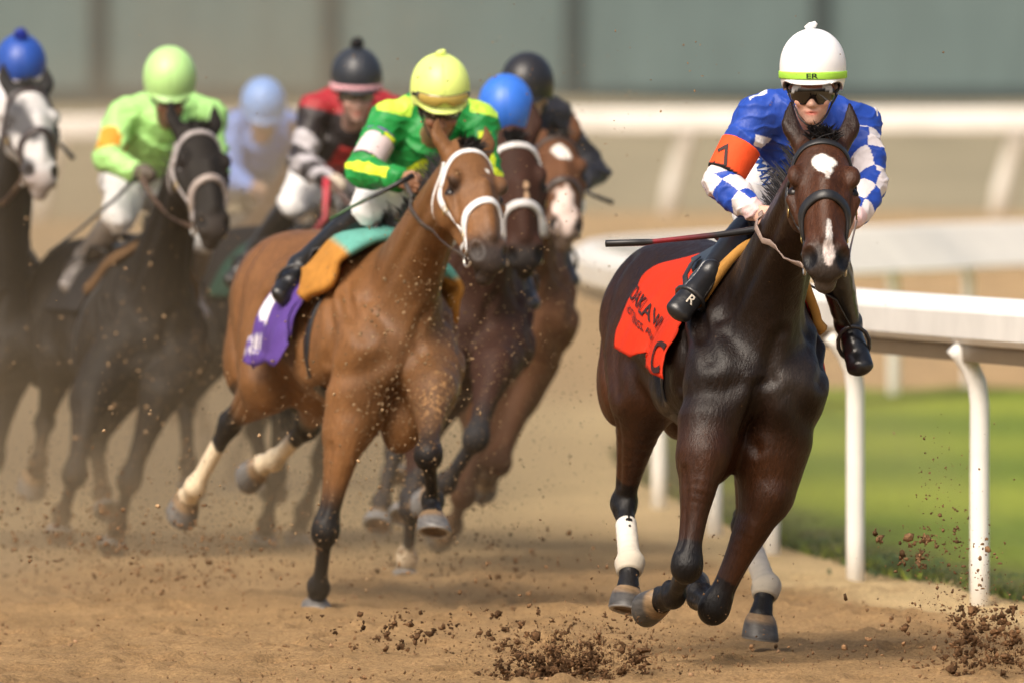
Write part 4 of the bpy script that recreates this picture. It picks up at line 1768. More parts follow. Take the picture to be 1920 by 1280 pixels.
def weed(x, y, s, seed):
    rr = random.Random(seed)
    m = MB()
    for i in range(130):
        a = rr.uniform(0, 6.28)
        L = rr.uniform(.03, .075) * s
        p0 = V3(x + rr.gauss(0, .085) * s, y + rr.gauss(0, .12) * s, 0.005)
        d = V3(math.cos(a) * .7, math.sin(a) * .7, rr.uniform(.5, 1.3))
        pts = [p0, p0 + d * L * .5, p0 + d * L * .85 - V3(0, 0, .02 * s), p0 + d * L * 1.1 - V3(0, 0, .05 * s)]
        c = V3(.055, .095, .03) * rr.uniform(.5, 1.5)
        m.tube(pts, [(.002, .004 * s), (.002, .006 * s), (.002, .004 * s), (.001, .001)], c, 4, False)
    m.ball((x, y, -.02), (.10 * s, .12 * s, .035), (.06, .05, .025), 10)
    o = m.build('weed', M['hair'])
    return o


WEEDS = [(1530, 1030, 1.0), (1660, 1062, 1.1), (1725, 1078, 1.3), (1765, 1085, .9), (1895, 1102, 1.0)]
WL = ['low dark weed beyond the second rail post, farthest from the camera', 'low dark weed close beside the foot of the second rail post',
      'largest dark weed midway between the two nearest rail posts', 'smallest dark weed close beside the foot of the nearest rail post', 'dark weed at the grass edge past the nearest rail post']
for i, (x, y, s) in enumerate(WEEDS):
    d = CAMZ * FPX / (y - 240)
    p = at(x, y, d)
    tag(weed(p[0], p[1], s, i), WL[i], 'weed', 'weeds along the infield rail')


def sweep(path, prof, name, mat, parent, col):
    """a closed profile (sideways, up) swept along a plan path (x, y, z0)"""
    path = np.asarray(path, float)
    vs, f = [], []
    m, n = len(path), len(prof)
    for i in range(m):
        t = nrm(path[min(i + 1, m - 1)] - path[max(i - 1, 0)])
        s = nrm(np.cross(t, (0, 0, 1)))
        for (a, z) in prof:
            vs.append(path[i] + s * a + V3(0, 0, z))
    for i in range(m - 1):
        for k in range(n):
            k2 = (k + 1) % n
            f.append([i * n + k, i * n + k2, (i + 1) * n + k2, (i + 1) * n + k])
    f.append(list(range(n - 1, -1, -1)))
    f.append([(m - 1) * n + k for k in range(n)])
    return mesh_obj(name, vs, f, mat, parent, col=np.tile(np.asarray(col), (len(vs), 1)), smooth=False)


def inner_rail():
    t = thing('rail_fence', 'white inner running rail on goose-neck posts curving round the green infield', 'rail')
    path = np.column_stack([RAIL, np.zeros(len(RAIL))])
    prof = [(-.085, 1.095), (-.105, 1.12), (-.105, 1.225), (-.085, 1.26), (-.03, 1.288), (.03, 1.288), (.085, 1.26), (.105, 1.225), (.105, 1.07), (.085, 1.05)]
    sweep(path, prof, 'rail', M['paint'], t, (.80, .79, .75))
    sweep(path, [(-.07, 1.02), (-.07, 1.093), (.07, 1.093), (.07, 1.02)], 'under_rail_shade', M['paint'], t, (.16, .12, .075))  # dark brown strip, colour stands in for the shade on the rail's underside
    # broad sloping cover on the infield side of the bend
    sweep(path[76:], [(.07, 1.290), (.112, 1.272), (.40, .97), (.38, .955), (.085, 1.19)], 'rail_cover', M['paint'], t, (.86, .81, .70))
    # posts at the measured stations, then on round the bend
    st = []
    for (x, y) in ((2.80, 43.9), (1.955, 47.9), (1.51, 50.5), (1.2, 53.3), (.98, 56.0), (.76, 60.0), (2.77, 83.0), (3.42, 85.6), (1.85, 80), (4.6, 89), (6.4, 94)):
        i = int(np.argmin((RAIL[:, 0] - x) ** 2 + (RAIL[:, 1] - y) ** 2))
        st.append(i)
    for i in st:
        p = V3(*RAIL[i], 0)
        tg = nrm(V3(*(RAIL[min(i + 1, len(RAIL) - 1)] - RAIL[i - 1]), 0))
        s = nrm(np.cross(tg, (0, 0, 1)))      # towards the infield
        f0 = p + s * .015
        pts = [f0 + V3(0, 0, -.12), f0 + V3(0, 0, .2), f0 + V3(0, 0, .6), f0 + V3(0, 0, .84), f0 + V3(0, 0, .93) - s * .012, f0 + V3(0, 0, 1.0) - s * .045, f0 + V3(0, 0, 1.05) - s * .08, f0 + V3(0, 0, 1.085) - s * .11]
        m = MB()
        m.tube(pts, .041, (.80, .79, .75), 20)
        # rust and grime at the foot and along the neck
        o = m.build('post', M['paint'], t)
        v = np.array([vv.co[:] for vv in o.data.vertices])


inner_rail()


def outer_rail():
    t = thing('rail_fence', 'pale outer rail running level below the grey green wall', 'rail')
    xs = np.linspace(-34, 34, 80)
    path = np.column_stack([xs, np.full(80, 125.0), bank(xs, np.full(80, 130.0))])
    sweep(path, [(-.1, .90), (-.12, .90), (-.12, 1.10), (-.08, 1.14), (.08, 1.14), (.12, 1.10), (.12, .92), (.1, .90)], 'rail', M['paint'], t, (.74, .72, .68))
    for px in (-3060, -2435, -1810, -1185, -560, 90, 640, 1270, 1890, 2500, 3125, 3750, 4375, 5000):
        x = (px - 960) / 170.6
        z = float(bank(np.array([x]), np.array([130.0]))[0])
        m = MB()
        m.tube([V3(x - .13, 125.1, z - .15), V3(x - .06, 125.1, z + .3), V3(x + .08, 125.1, z + .75), V3(x + .12, 125.0, z + .93)], .10, (.62, .60, .55), 14)
        m.build('post', M['paint'], t)


outer_rail()


def wall():
    m, nt, bs = mat_base('wall_panel')
    n1 = noise(nt, .35, 5, .6)
    n2 = noise(nt, 2.5, 4, .6, mapscale=(1, 1, .2))
    c = mixrgb(nt, ramp(nt, n1.outputs[0], .3, .7, 0, 1), (.086, .126, .126), (.104, .146, .144))
    v = ramp(nt, n2.outputs[0], .3, .7, .9, 1.08)
    c = mixrgb(nt, 1.0, c, v, 'MULTIPLY')
    nt.links.new(c, bs.inputs['Base Color'])
    bs.inputs['Roughness'].default_value = .7
    m2, nt2, bs2 = mat_base('wall_post')
    bs2.inputs['Base Color'].default_value = (.030, .044, .045, 1)
    bs2.inputs['Roughness'].default_value = .6
    t = thing('boundary_wall', 'long grey green panelled wall with dark upright posts behind the track', 'wall')
    base = 2.30
    cols = [(x - 960) / 142.2 for x in (-3870, -3420, -2970, -2520, -2070, -1620, -1170, -720, -270, 180, 615, 1070, 1535, 1990, 2440, 2890, 3340, 3790, 4240, 4690, 5140, 5590)]
    xs = [-37] + cols + [36]
    for a, b_ in zip(xs[:-1], xs[1:]):
        b = MB()
        b.box((a + .02, 150.0, base + .22), (b_ - .02, 150.12, 6.0))
        # pressed ribs of the sheet
        b.box((a + .02, 149.97, 5.2), (b_ - .02, 149.998, 5.3))
        b.build('panel', m, t, smooth=False)
    b = MB()
    b.box((-37, 149.93, base - .3), (36, 150.14, base + .215))
    o = b.build('plinth', m2, t, smooth=False)
    for x in cols:
        b = MB()
        b.box((x - .10, 149.86, base + .2), (x + .10, 149.99, 6.05))
        b.box((x - .14, 149.84, base - .1), (x + .14, 150.0, base + .198))
        b.build('wall_post', m2, t, smooth=False)


wall()
# ------------------------------------------------------------------ the field
W_ = lambda v: np.ones(len(v))


def flat(c):
    return lambda K, v, n: np.tile(np.asarray(c, float), (len(v), 1))


WHITE = V3(.72, .71, .70)
BLK = V3(.012, .012, .013)


def std_saddle(H, S, J, cloth_col, pad_cols, cloth=True, pad=None, x0=.06, x1=-.62, phim=92, girth=(.012, .012, .014)):
    o = None
    if cloth:
        xf = S.get('xf', lambda ph: x0 - .10 * abs(ph) / 90)
        xb = S.get('xb', lambda ph: x1 - .06 * abs(ph) / 90)
        fine = S.get('vox', .013) < .01
        H.cloth = patch(H, 'saddle_cloth', xf, xb, S.get('phis', (-phim, phim)), 40 if fine else 20, 90 if fine else 40, cloth_col, 'cloth', .012, S.get('cfold', .012), S.get('flare'), 3, slant=S.get('slant', lambda t: 1.0))
    # saddle tree and flaps
    m = MB()
    for sg in (-1, 1):
        pts, nor = [], []
        for k in range(12):
            p, n = tray(H, -.14 - .06 * k / 11, sg * (4 + 30 * k / 11))
            pts.append(p + n * .026)
            nor.append(n)
        m.ribbon(pts, nor, [.34 - .012 * k for k in range(12)], .014, BLK * 1.4)
    p, n = tray(H, -.02, 0)
    m.ball(p + n * .04, (.06, .05, .03), BLK * 1.3, 14)
    p, n = tray(H, -.36, 0)
    m.ball(p + n * .045, (.10, .09, .025), BLK * 1.3, 14)
    so = m.build('saddle', M['boot'], H.root)
    # pad in front of the saddle
    if pad:
        xs_, w_, th_, pm = pad[:4]
        lf_ = pad[4] if len(pad) > 4 else .018
        pts, nor, cc = [], [], []
        n_ = 41
        for k in range(n_):
            ph = -pm + 2 * pm * k / (n_ - 1)
            p, n = tray(H, xs_(ph), ph)
            pts.append(p + n * (.018 + (lf_ - .018) * sstep(np.array([abs(ph)]), 10, 40)[0]))
            nor.append(n)
            cc.append(pad_cols(ph))
        for _ in range(8):
            pts = [pts[0]] + [pts[k] * .5 + (pts[k - 1] + pts[k + 1]) * .25 for k in range(1, n_ - 1)] + [pts[-1]]
            nor = [nor[0]] + [nor[k] * .5 + (nor[k - 1] + nor[k + 1]) * .25 for k in range(1, n_ - 1)] + [nor[-1]]
        ws = [w_(-pm + 2 * pm * k / (n_ - 1)) for k in range(n_)]
        m = MB()
        m.ribbon(pts, nor, ws, th_, np.repeat(np.array(cc), 1, axis=0))
        m.build('saddle_pad', M['foam'], H.root)
    # girth
    pts, nor = [], []
    for k in range(48):
        ph = 360 * k / 48
        p, n = tray(H, .0, ph)
        pts.append(p)
        nor.append(n)
    for _ in range(2):
        pts = [pts[k] * .5 + (pts[k - 1] + pts[(k + 1) % 48]) * .25 for k in range(48)]
    m = MB()
    m.ribbon(pts, nor, .075, .008, girth, closed=True, lift=.002)
    m.build('girth', M['leather'], H.root)
    return so


def stirrup(H, K, so, sd):
    an, to, sole, ft, heel = K.__dict__['foot' + sd]
    fr = K.fr
    c = H.fr.loc(fr.out(an + ft * .10 + sole * .01))
    sd_ = np.cross(ft, sole)
    upw = H.fr.loc(fr.out(an + ft * .02 - sole * .13))
    m = MB()
    pts = []
    for k in range(15):
        a = math.pi * 2 * k / 14
        pts.append(c + (sd_ * math.cos(a) * .060 - sole * math.sin(a) * .075 - ft * .02 * math.sin(a)))
    m.tube(pts, .008, (.03, .03, .032), 8, False)
    m.build('stirrup', M['boot'], H.root)
    m = MB()
    top, n = tray(H, -.18, -28 if sd == 'R' else 28)
    top = top + n * .045
    tp = c - sole * .075 - ft * .02
    pts = [tp, (tp * .6 + top * .4) + n * .05, (tp * .25 + top * .75) + n * .03, top]
    m.ribbon(pts, [n] * 4, .022, .005, (.02, .018, .018))
    m.build('stirrup_leather', M['leather'], so)


def crop(pts_px, rad, cols, label, name='riding_crop', flap=True):
    pts = [at(*p) for p in pts_px]
    m = MB()
    m.tube(pts, rad, np.array(cols), 10)
    o = m.build(name, M['leather'])
    return tag(o, label, 'riding crop', 'riding crops carried by the jockeys')

# ---------------------------------------------------------------- the leader


def silks_lead(K, v, n):
    blue, wh = V3(.016, .060, .36), V3(.70, .68, .69)
    c = np.tile(blue, (len(v), 1))
    J = K.J
    for sd in 'RL':
        m, t, a = arm_mask(K, v, sd)
        start = .78 if sd == 'R' else .22
        sec = np.floor((a + 205 + 14 * wob(v, 30, 19)) / 105)
        row = np.floor((t - start + .04 * wob(v, 30, 18)) / (.42 if sd == 'R' else .36))
        chk = ((sec + row + (1 if sd == 'R' else 0)) % 2) == 0
        c[m & (t > start)] = wh * V3(1, .95, .94)
        c[m & (t > start) & chk] = blue
        # white flashes over the shoulder
        sh = J['sh' + sd]
        q = v - sh
        s = 1 if sd == 'L' else -1
        fl = (np.abs(q[:, 0] + .0 - .5 * (q[:, 1] * s)) < .018) & (q[:, 1] * s > -.02) & (q[:, 1] * s < .05) & (q[:, 2] > -.1)
        c[fl & ~(m & (t > start))] = wh
        fl2 = (np.abs(q[:, 2] + .085) < .022) & (np.abs(q[:, 1] * s + .03) < .04) & (q[:, 0] > 0)
        c[fl2 & ~(m & (t > start))] = wh
        cuff = m & (t > 1.86)
        c[cuff] = V3(.72, .52, .52)
    return c


def paint_lead(H, v, col, dirt, ht, hn, hsd, onhead):
    # wet, nearly black shoulders and chest; redder quarters, forearms and face
    w = sstep(v[:, 0], -.45, -.05) * sstep(v[:, 2], .78, .95) * (~onhead)
    w = w * (.8 + .2 * wob(v, 8, 71))
    neckw = sstep(v[:, 2], 1.42, 1.62)
    col = mixc(col, V3(.0055, .0038, .003), np.clip(w * (1 - .7 * neckw), 0, 1) * .85)
    red = (v[:, 0] < -.3) * (1 - sstep(v[:, 2], 1.0, 1.45)) * .6 + (~onhead) * (v[:, 0] > -.2) * sstep(-v[:, 2], -.92, -.7) * .55 + onhead * .85 * sstep(ht, -.1, .15) * (1 - sstep(ht, .75, .9))
    lum = col.max(1) < .12
    col = mixc(col, V3(.070, .024, .0085), red * lum * (col[:, 0] > .012) * np.clip(.8 + .3 * wob(v, 10, 72), 0, 1))
    # grey sweat marks over the shoulder
    s = np.clip(.7 * wob(v, 11, 73, aniso=(1, 1, .5)) + .5 * wob(v, 40, 74, aniso=(1, 1, .3)) - .3, 0, 1) * sstep(v[:, 2], .9, 1.1) * sstep(v[:, 0], -.3, .1) * (~onhead)
    col = mixc(col, V3(.060, .050, .044), s * .4)
    # pale grey bristly chin
    w = onhead * sstep(ht, .93, 1.0) * sstep(-hn, .02, .05)
    col = mixc(col, V3(.12, .098, .082), w * .8 * np.clip(.7 + .4 * wob(v, 60, 75), 0, 1))
    return col, dirt


S1 = dict(key=1, label='dark bay race horse with white star leading the pack, orange number cloth', withers=(1425, 455), d=42.7, heading=13.5, lean=12, brisket=.07, sw=.95, tail_len=.45,
          vox=.0075, mat='coat_gloss', poll=(1540, 264, 41.75), muzzle=(1550, 512), headlen=.60, face=4, hs=1.17, ears=.95, nostril=1.3,
          mane_blow=(-.5, -.55, .3),
          legs=dict(RF=[(1318, 852, -1), (1288, 1062, -1), (1262, 1116, 1), (1240, 1122, 1), (1214, 1118, 1)],
                    LF=[(1440, 925, -1), (1338, 1142, -1), (1310, 1118, 1), (1303, 1096, 1), (1300, 1068, 1)],
                    RH=[(1208, 740, -1), (1170, 942, 1), (1181, 1056, -1), (1177, 1108, -1), (1168, 1155, -1)],
                    LH=[(1420, 800, -1), (1396, 985, 1), (1437, 1100, -1), (1426, 1155, -1), (1418, 1212, -1)]),
          coat=dict(base=V3(.019, .0075, .0035), top=V3(.013, .0055, .003), points=V3(.008, .007, .007), pt=(1.5, 1.95), mane=(.008, .007, .008),
                    marks=[(.255, -.004, .058, .040, (.8, .77, .72)), (.31, .002, .060, .024, (.76, .73, .68)), (.37, .006, .05, .010, (.5, .46, .42)), (.80, .006, .12, .011, (.55, .52, .50)), (.89, .004, .09, .020, (.50, .43, .40))],
                    muzzle=(.035, .027, .023), dirt=.05, legdirt=.12, hoofcol=(.066, .062, .058), paint=paint_lead),
          shoe=True,
          xf=lambda ph: .07 + .08 * min(1, abs(ph) / 60), xb=lambda ph: -.36 - .30 * min(1, abs(ph) / 58) + .20 * max(0, abs(ph) - 62) / 50, phis=(-122, 122), cfold=.009, slant=lambda t: 1 - .14 * t,
          flare=lambda ph, t: .05 * max(0, t - .5) * sstep(np.array([abs(ph)]), 25, 55)[0] + .03 * max(0, abs(ph) - 70) / 30)
H1 = make_horse(S1)


def probe(H, pxs):
    for (x, y) in pxs:
        o, d = H.fr.loc(CAM), H.fr.A @ nrm(at(x, y, 45) - CAM)
        h = H.bvh.ray_cast(Vector(o), Vector(d))
        if h[0] is None:
            print('PROBE', x, y, None)
            continue
        q = np.array(h[0])
        print('PROBE', x, y, np.round(q, 2), 'phi', round(math.degrees(math.atan2(q[1], q[2] - 1.17)), 1))


if DEBUG:
    probe(H1, [(1232, 528), (1172, 545), (1180, 655), (1280, 712), (1290, 640), (1320, 565), (1380, 500), (1450, 460), (1340, 590), (1270, 510), (1350, 470)])

K1 = make_jockey(dict(key=1, label='jockey in blue silks with white checked sleeves and white helmet on the leading horse', vox=.0048,
                      px=dict(head=(1524, 170, -.25), neck=(1512, 222, .0), chest=(1500, 262, 0), pelvis=(1462, 300, 0), hipR=(1438, 305, 0), hipL=(1505, 315, 0),
                              shR=(1418, 222, -.05), shL=(1612, 238, -.05), elR=(1352, 342, -1), wrR=(1418, 398, -1), elL=(1636, 340, -1), wrL=(1598, 412, -1),
                              knR=(1410, 425, -1), anR=(1318, 532, 1), toR=(1268, 594, -1), knL=(1556, 470, -1), anL=(1590, 606, 1), toL=(1610, 676, -1)),
                      yaw=-4, pitch=6, roll=0, silks=silks_lead, skin=V3(.60, .36, .27), stubble=.55, fold=.012,
                      seam=.25, helm=lambda z, a: V3(.84, .84, .85), button='tie', pomcol=V3(.82, .82, .83),
                      band=(-.016, .027, V3(.36, .68, .07)), bandtext=('ER', .028, V3(.02, .03, .02)), bandturn=2,
                      straps=[(.016, (.012, .012, .012), .0), (.010, (.45, .45, .47), .018)],
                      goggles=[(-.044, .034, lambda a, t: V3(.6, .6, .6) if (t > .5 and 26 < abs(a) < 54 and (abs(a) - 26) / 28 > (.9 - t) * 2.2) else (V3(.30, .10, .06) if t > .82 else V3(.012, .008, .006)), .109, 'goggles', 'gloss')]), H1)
bridle(H1, BLK, BLK * 1.2, BLK, bw=.031, nw=.038, cw=.028, nose_t=(.52, .72))


def orange(ph, t):
    return V3(.50, .024, .003)


so = std_saddle(H1, S1, K1.J, orange, lambda ph: V3(.40, .20, .045), pad=(lambda ph: .19 - .02 * (abs(ph) / 75) ** 2, lambda ph: .060, .026, 68))
for sd in 'RL':
    stirrup(H1, K1, so, sd)
reins(H1, [K1.fr.out(K1.J['wrR'] + V3(.06, 0, 0)), K1.fr.out(K1.J['wrL'] + V3(.06, 0, 0))], V3(.30, .22, .18), .022)


def cloth_text(H, text, size, t_mid, phi, col, name, sx=1.0, tilt=0.0):
    o, vs, ns = H.cloth
    nph, nx = vs.shape[:2]
    p0, p1 = H.S['phis']
    lv, lf = letters(text, size)
    lv[:, 0] -= (lv[:, 0].max() + lv[:, 0].min()) / 2
    out = []
    i0 = (phi - p0) / (p1 - p0) * (nph - 1)
    wx = np.linalg.norm(vs[int(i0), 0] - vs[int(i0), -1])
    dphi = np.linalg.norm(vs[int(i0) + 1, nx // 2] - vs[int(i0), nx // 2])
    for p in lv:
        j = (t_mid - p[0] * sx / wx) * (nx - 1)
        i = i0 + (p[1] + tilt * p[0]) / dphi
        out.append(on_grid(vs, ns, i, j, .006))
    return mesh_obj(name, out, lf, M['cloth'], o, col=np.tile(np.asarray(col, float), (len(out), 1)), smooth=False)


INK = V3(.03, .012, .012)
cloth_text(H1, 'OAKLAWN', .105, .62, -88, INK, 'cloth_lettering', 1.0, -.22)
cloth_text(H1, 'HOT SPRINGS, ARKANSAS', .037, .58, -99, INK, 'cloth_lettering', 1.0, -.22)
cloth_text(H1, 'C', .13, .07, -120, INK, 'cloth_number', .9)
ob, bb = armband(K1, None, 'R', .42, .88, lambda v, t: np.where((t > .93)[:, None], BLK, V3(.78, .085, .02)), 'number_armband', grow=.020, r=(.060, .055))
ew = K1.fr.out(K1.J['shR'] * .42 + K1.J['elR'] * .58)
text_on(bb, K1.fr, ob, '7', .105, ew - V3(.02, 0, 0), (.9, -.2, .45), (-.25, -1, .0), (.05, .03, .03), 'armband_number', .004)
gv, gq, gn, go = K1.breeches
bbv = BVHTree.FromPolygons(gv.tolist(), gq.tolist())
for i_, wd in enumerate(('WAYMAN', 'MANN')):
    text_on(bbv, K1.fr, go, wd, .055, at(1428 + 20 * i_, 312, K1.fr.out(K1.J['hipR'])[1]), (.35, 0, -1), (-.1, -1, .2), (.02, .07, .30), 'breeches_lettering', .003)
gv, gq, gn, go = K1.bootR
bbv = BVHTree.FromPolygons(gv.tolist(), gq.tolist())
an_, to_ = K1.fr.out(K1.J['anR']), K1.fr.out(K1.J['toR'])
text_on(bbv, K1.fr, go, 'R', .050, an_ * .45 + to_ * .55 + V3(.02, 0, .0), (.75, 0, -.55), (-.1, -1, .1), (.55, .50, .42), 'boot_mark', .003)
hw = K1.fr.out(K1.J['wrR'])
crop([(1448, 424, hw[1] - .07), (1424, 430, hw[1] - .075), (1345, 441, hw[1] - .12), (1255, 450, hw[1] - .15), (1226, 453, hw[1] - .16), (1222, 453.5, hw[1] - .16), (1205, 455, hw[1] - .16), (1136, 457, hw[1] - .19), (1135, 457, hw[1] - .19)],
     [(.013, .013), (.014, .014), (.012, .012), (.009, .009), (.009, .009), (.010, .010), (.015, .013), (.016, .013), (.006, .005)],
     [BLK * 1.5, BLK * 1.5, BLK * 1.5, V3(.22, .012, .02), V3(.22, .012, .02), BLK * 2, BLK, BLK, BLK], 'black crop with red shaft held level by the leading jockey in blue')


def wraps(H, leg, col, name='leg_wrap', t0=.35, r0=.043, r1=.059, ext=.03):
    J = H.legs[leg]
    a = J[2] + (J[3] - J[2]) * t0
    m = MB()
    n = nrm(J[4] - J[3])
    pts, rad, cc = [], [], []
    col = np.asarray(col)
    L1 = np.linalg.norm(J[3] - a)
    N1 = 30
    for k in range(N1 + 1):
        t = k / N1
        s = t * (L1 + ext + .015)
        q = a + nrm(J[3] - a) * min(s, L1) + n * max(0, s - L1)
        bul = math.exp(-((s - L1) / .038) ** 2)
        r = r0 * (.90 + .06 * t) + (r1 - r0) * bul + .0016 * (1 if k % 4 < 2 else 0)     # turns of the bandage
        pts.append(q)
        rad.append((r, r * 1.06))
        cc.append(col * (1 - .30 * t ** 2) * np.array([1, 1 - .06 * t, 1 - .18 * t]) * (.94 if k % 4 == 0 else 1))
    m.tube(pts, rad, np.array(cc), 22)
    m.build(name, M['cloth'], H.root)


for lg in ('RH', 'LH'):
    wraps(H1, lg, V3(.66, .63, .58))

# ---------------------------------------------------------------- the chestnut in second


def silks_green(K, v, n):
    g, y = V3(.012, .235, .045), V3(.66, .80, .03)
    c = np.tile(g, (len(v), 1))
    J = K.J
    for sd in 'RL':
        m, t, a = arm_mask(K, v, sd)
        s = 1 if sd == 'L' else -1
        st = m & (np.abs(a - 10 * s) < 24) & (t > .35) & (t < 1.9)
        c[st] = y
        q = v - J['sh' + sd]
        pale = (q[:, 2] > .035) & (np.abs(q[:, 1]) < .07)
        c[pale] = V3(.45, .72, .06)
    q = v - J['chest']
    dm = (np.abs(q[:, 1] + .03) * .9 + np.abs(q[:, 0] + .03) * .5 < .10) & (q[:, 2] < -.04)
    c[dm] = y
    return c


def paint_second(H, v, col, dirt, ht, hn, hsd, onhead):
    # dirt driven into the chest and throat, a smudged forehead
    w = sstep(v[:, 0], .05, .42) * (1 - sstep(np.abs(v[:, 1]), .10, .26)) * (1 - sstep(v[:, 2], 1.5, 1.7)) * sstep(v[:, 2], .62, .85) * (~onhead)
    w = w * np.clip(.55 + .6 * wob(v, 8, 81, aniso=(1, 1, .5)), 0, 1)
    col = mixc(col, V3(.085, .045, .022), w * .85)
    f = onhead * np.exp(-((ht - .42) / .16) ** 2) * (hn > .0) * np.clip(.5 + .6 * wob(v, 26, 82), 0, 1)
    col = mixc(col, V3(.07, .042, .026), f * .75)
    f = onhead * sstep(ht, .70, .86) * .75
    col = mixc(col, V3(.04, .03, .025), f)
    dirt = np.maximum(dirt, w * .36)
    return col, dirt


S2 = dict(key=2, label='orange brown chestnut race horse in white bridle, second in the race', withers=(742, 438), d=47.5, heading=21, lean=13, brisket=.04,
          vox=.0085, mat='coat', poll=(873, 283, 46.6), muzzle=(922, 500), headlen=.62, face=28, hs=1.2, ears=.78, nostril=1.2,
          legs=dict(RF=[(650, 805, -1), (610, 995, -1), (598, 1102, 1), (592, 1130, 1), (586, 1168, -1)],
                    LF=[(812, 738, -1), (803, 852, -1), (812, 940, 1), (810, 968, -1), (806, 1010, -1)],
                    RH=[(505, 712, -1), (432, 792, 1), (366, 912, 1), (352, 932, 1), (336, 958, 1)],
                    LH=[(600, 720, -1), (576, 800, 1), (515, 862, 1), (490, 872, 1), (462, 880, 1)]),
          coat=dict(base=V3(.168, .077, .028), top=V3(.15, .067, .025), points=V3(.010, .009, .009), pt=(1.45, 1.85), mane=(.012, .01, .01),
                    sock={'RH': [(2.35, 4.05, V3(.72, .60, .42))], 'LH': [(2.35, 4.05, V3(.72, .60, .42))]},
                    marks=[(.26, .03, .022, .010, (.75, .7, .62))], muzzle=(.03, .025, .023), paint=paint_second, dirt=.25, legdirt=.04, hoofcol=(.14, .135, .13)),
          shoe=True,
          xf=lambda ph: .0 - .08 * abs(ph) / 90, xb=lambda ph: -.42 - .16 * abs(ph) / 110, phis=(-131, 131), cfold=.022,
          flare=lambda ph, t: .05 * max(0, abs(ph) - 60) / 40)
H2 = make_horse(S2)
if DEBUG:
    probe(H2, [(490, 675), (560, 690), (590, 565), (555, 500), (575, 450), (735, 432), (650, 440), (665, 500), (600, 690), (580, 530), (520, 600)])

K2 = make_jockey(dict(key=2, label='jockey in green silks with yellow stripes and lime helmet on the chestnut horse', vox=.0055,
                      px=dict(head=(824, 203, -.2), neck=(812, 262, 0), chest=(790, 285, 0), pelvis=(745, 338, 0), hipR=(728, 350, 0), hipL=(785, 355, 0),
                              shR=(728, 230, 0), shL=(898, 232, 0), elR=(678, 322, -1), wrR=(748, 338, -1), elL=(912, 330, -1), wrL=(850, 350, -1),
                              knR=(690, 394, -1), anR=(566, 498, 1), toR=(538, 548, -1)),
                      yaw=8, pitch=22, roll=0, silks=silks_green, skin=V3(.30, .15, .085), stubble=.3, fold=.012,
                      helm=lambda z, a: V3(.70, .84, .22), button='tie', pomcol=V3(.70, .84, .22), straps=[(.014, (.02, .02, .02), 0)],
                      goggles=[(.062, .112, lambda a, t: (V3(.45, .34, .08) if .12 < t < .88 and abs(a) < 55 else V3(.05, .045, .03)), .150, 'raised_goggles', 'gloss'),
                               (-.026, .020, lambda a, t: V3(.02, .015, .01), .098, 'goggles', 'gloss')]), H2)
bridle(H2, WHITE, WHITE, WHITE, bw=.027, nw=.032, cw=.028, th=.005, nose_t=(.55, .74))


def purple(ph, t):
    w = V3(.70, .67, .72)
    a = abs(ph)
    if a > 60:
        e = ((t - .70 + (a - 88) * .008) / .17) ** 2 + ((a - 88) / 14) ** 2
        if e < 1:
            return w
    if a < 50 and t > .55:
        return w
    if t > .60 and (110 < a < 118 or 121 < a < 124) and math.sin(t * 95) > -.75:
        return w * .85
    return V3(.085, .042, .225)


def pad2(ph):
    return V3(.42, .19, .035) if abs(ph) > 34 else V3(.12, .36, .30)


so = std_saddle(H2, S2, K2.J, purple, pad2, pad=(lambda ph: .02 - .07 * (abs(ph) / 84), lambda ph: .20 + .16 * sstep(np.array([abs(ph)]), 15, 40)[0] - .26 * sstep(np.array([abs(ph)]), 60, 82)[0], .030, 82, .06))
for sd in 'RL':
    stirrup(H2, K2, so, sd)
reins(H2, [K2.fr.out(K2.J['wrR'] + V3(.06, 0, 0)), K2.fr.out(K2.J['wrL'] + V3(.06, 0, 0))], V3(.06, .05, .045), .020)

# ---------------------------------------------------------------- the others, farther back
DK = V3(.012, .010, .0085)
S3 = dict(key=3, label='black race horse with grey bridle, ridden by the pale green jockey', withers=(295, 452), d=53.4, heading=17, lean=13, vox=.012,
          poll=(368, 248, 52.4), muzzle=(402, 440), face=22, hs=1.12, headlen=.6,
          legs=dict(RF=[(170, 745, -1), (140, 890, -1), (116, 965, 1), (110, 990, 1), (106, 1022, -1)],
                    LF=[(302, 735, -1), (242, 900, -1), (222, 990, 1), (212, 1012, 1), (203, 1045, -1)],
                    RH=[(115, 660, -1), (84, 790, 1), (72, 865, -1), (66, 885, 1), (56, 912, 1)]),
          coat=dict(base=DK, points=DK * .8, mane=(.012, .011, .011), dirt=.30, legdirt=.35, muzzle=(.035, .028, .024)))
S4 = dict(key=4, label='dark horse hidden behind the chestnut, only rump and one foreleg showing', withers=(612, 430), d=54.8, heading=20, lean=13, vox=.014,
          poll=(772, 268, 53.8), muzzle=(800, 470), face=16, headlen=.6,
          legs=dict(RF=[(545, 735, -1), (515, 890, -1), (500, 985, 1), (496, 1005, 1), (488, 1040, -1)]),
          coat=dict(base=DK * .9, points=DK * .8, dirt=.2, legdirt=.35))
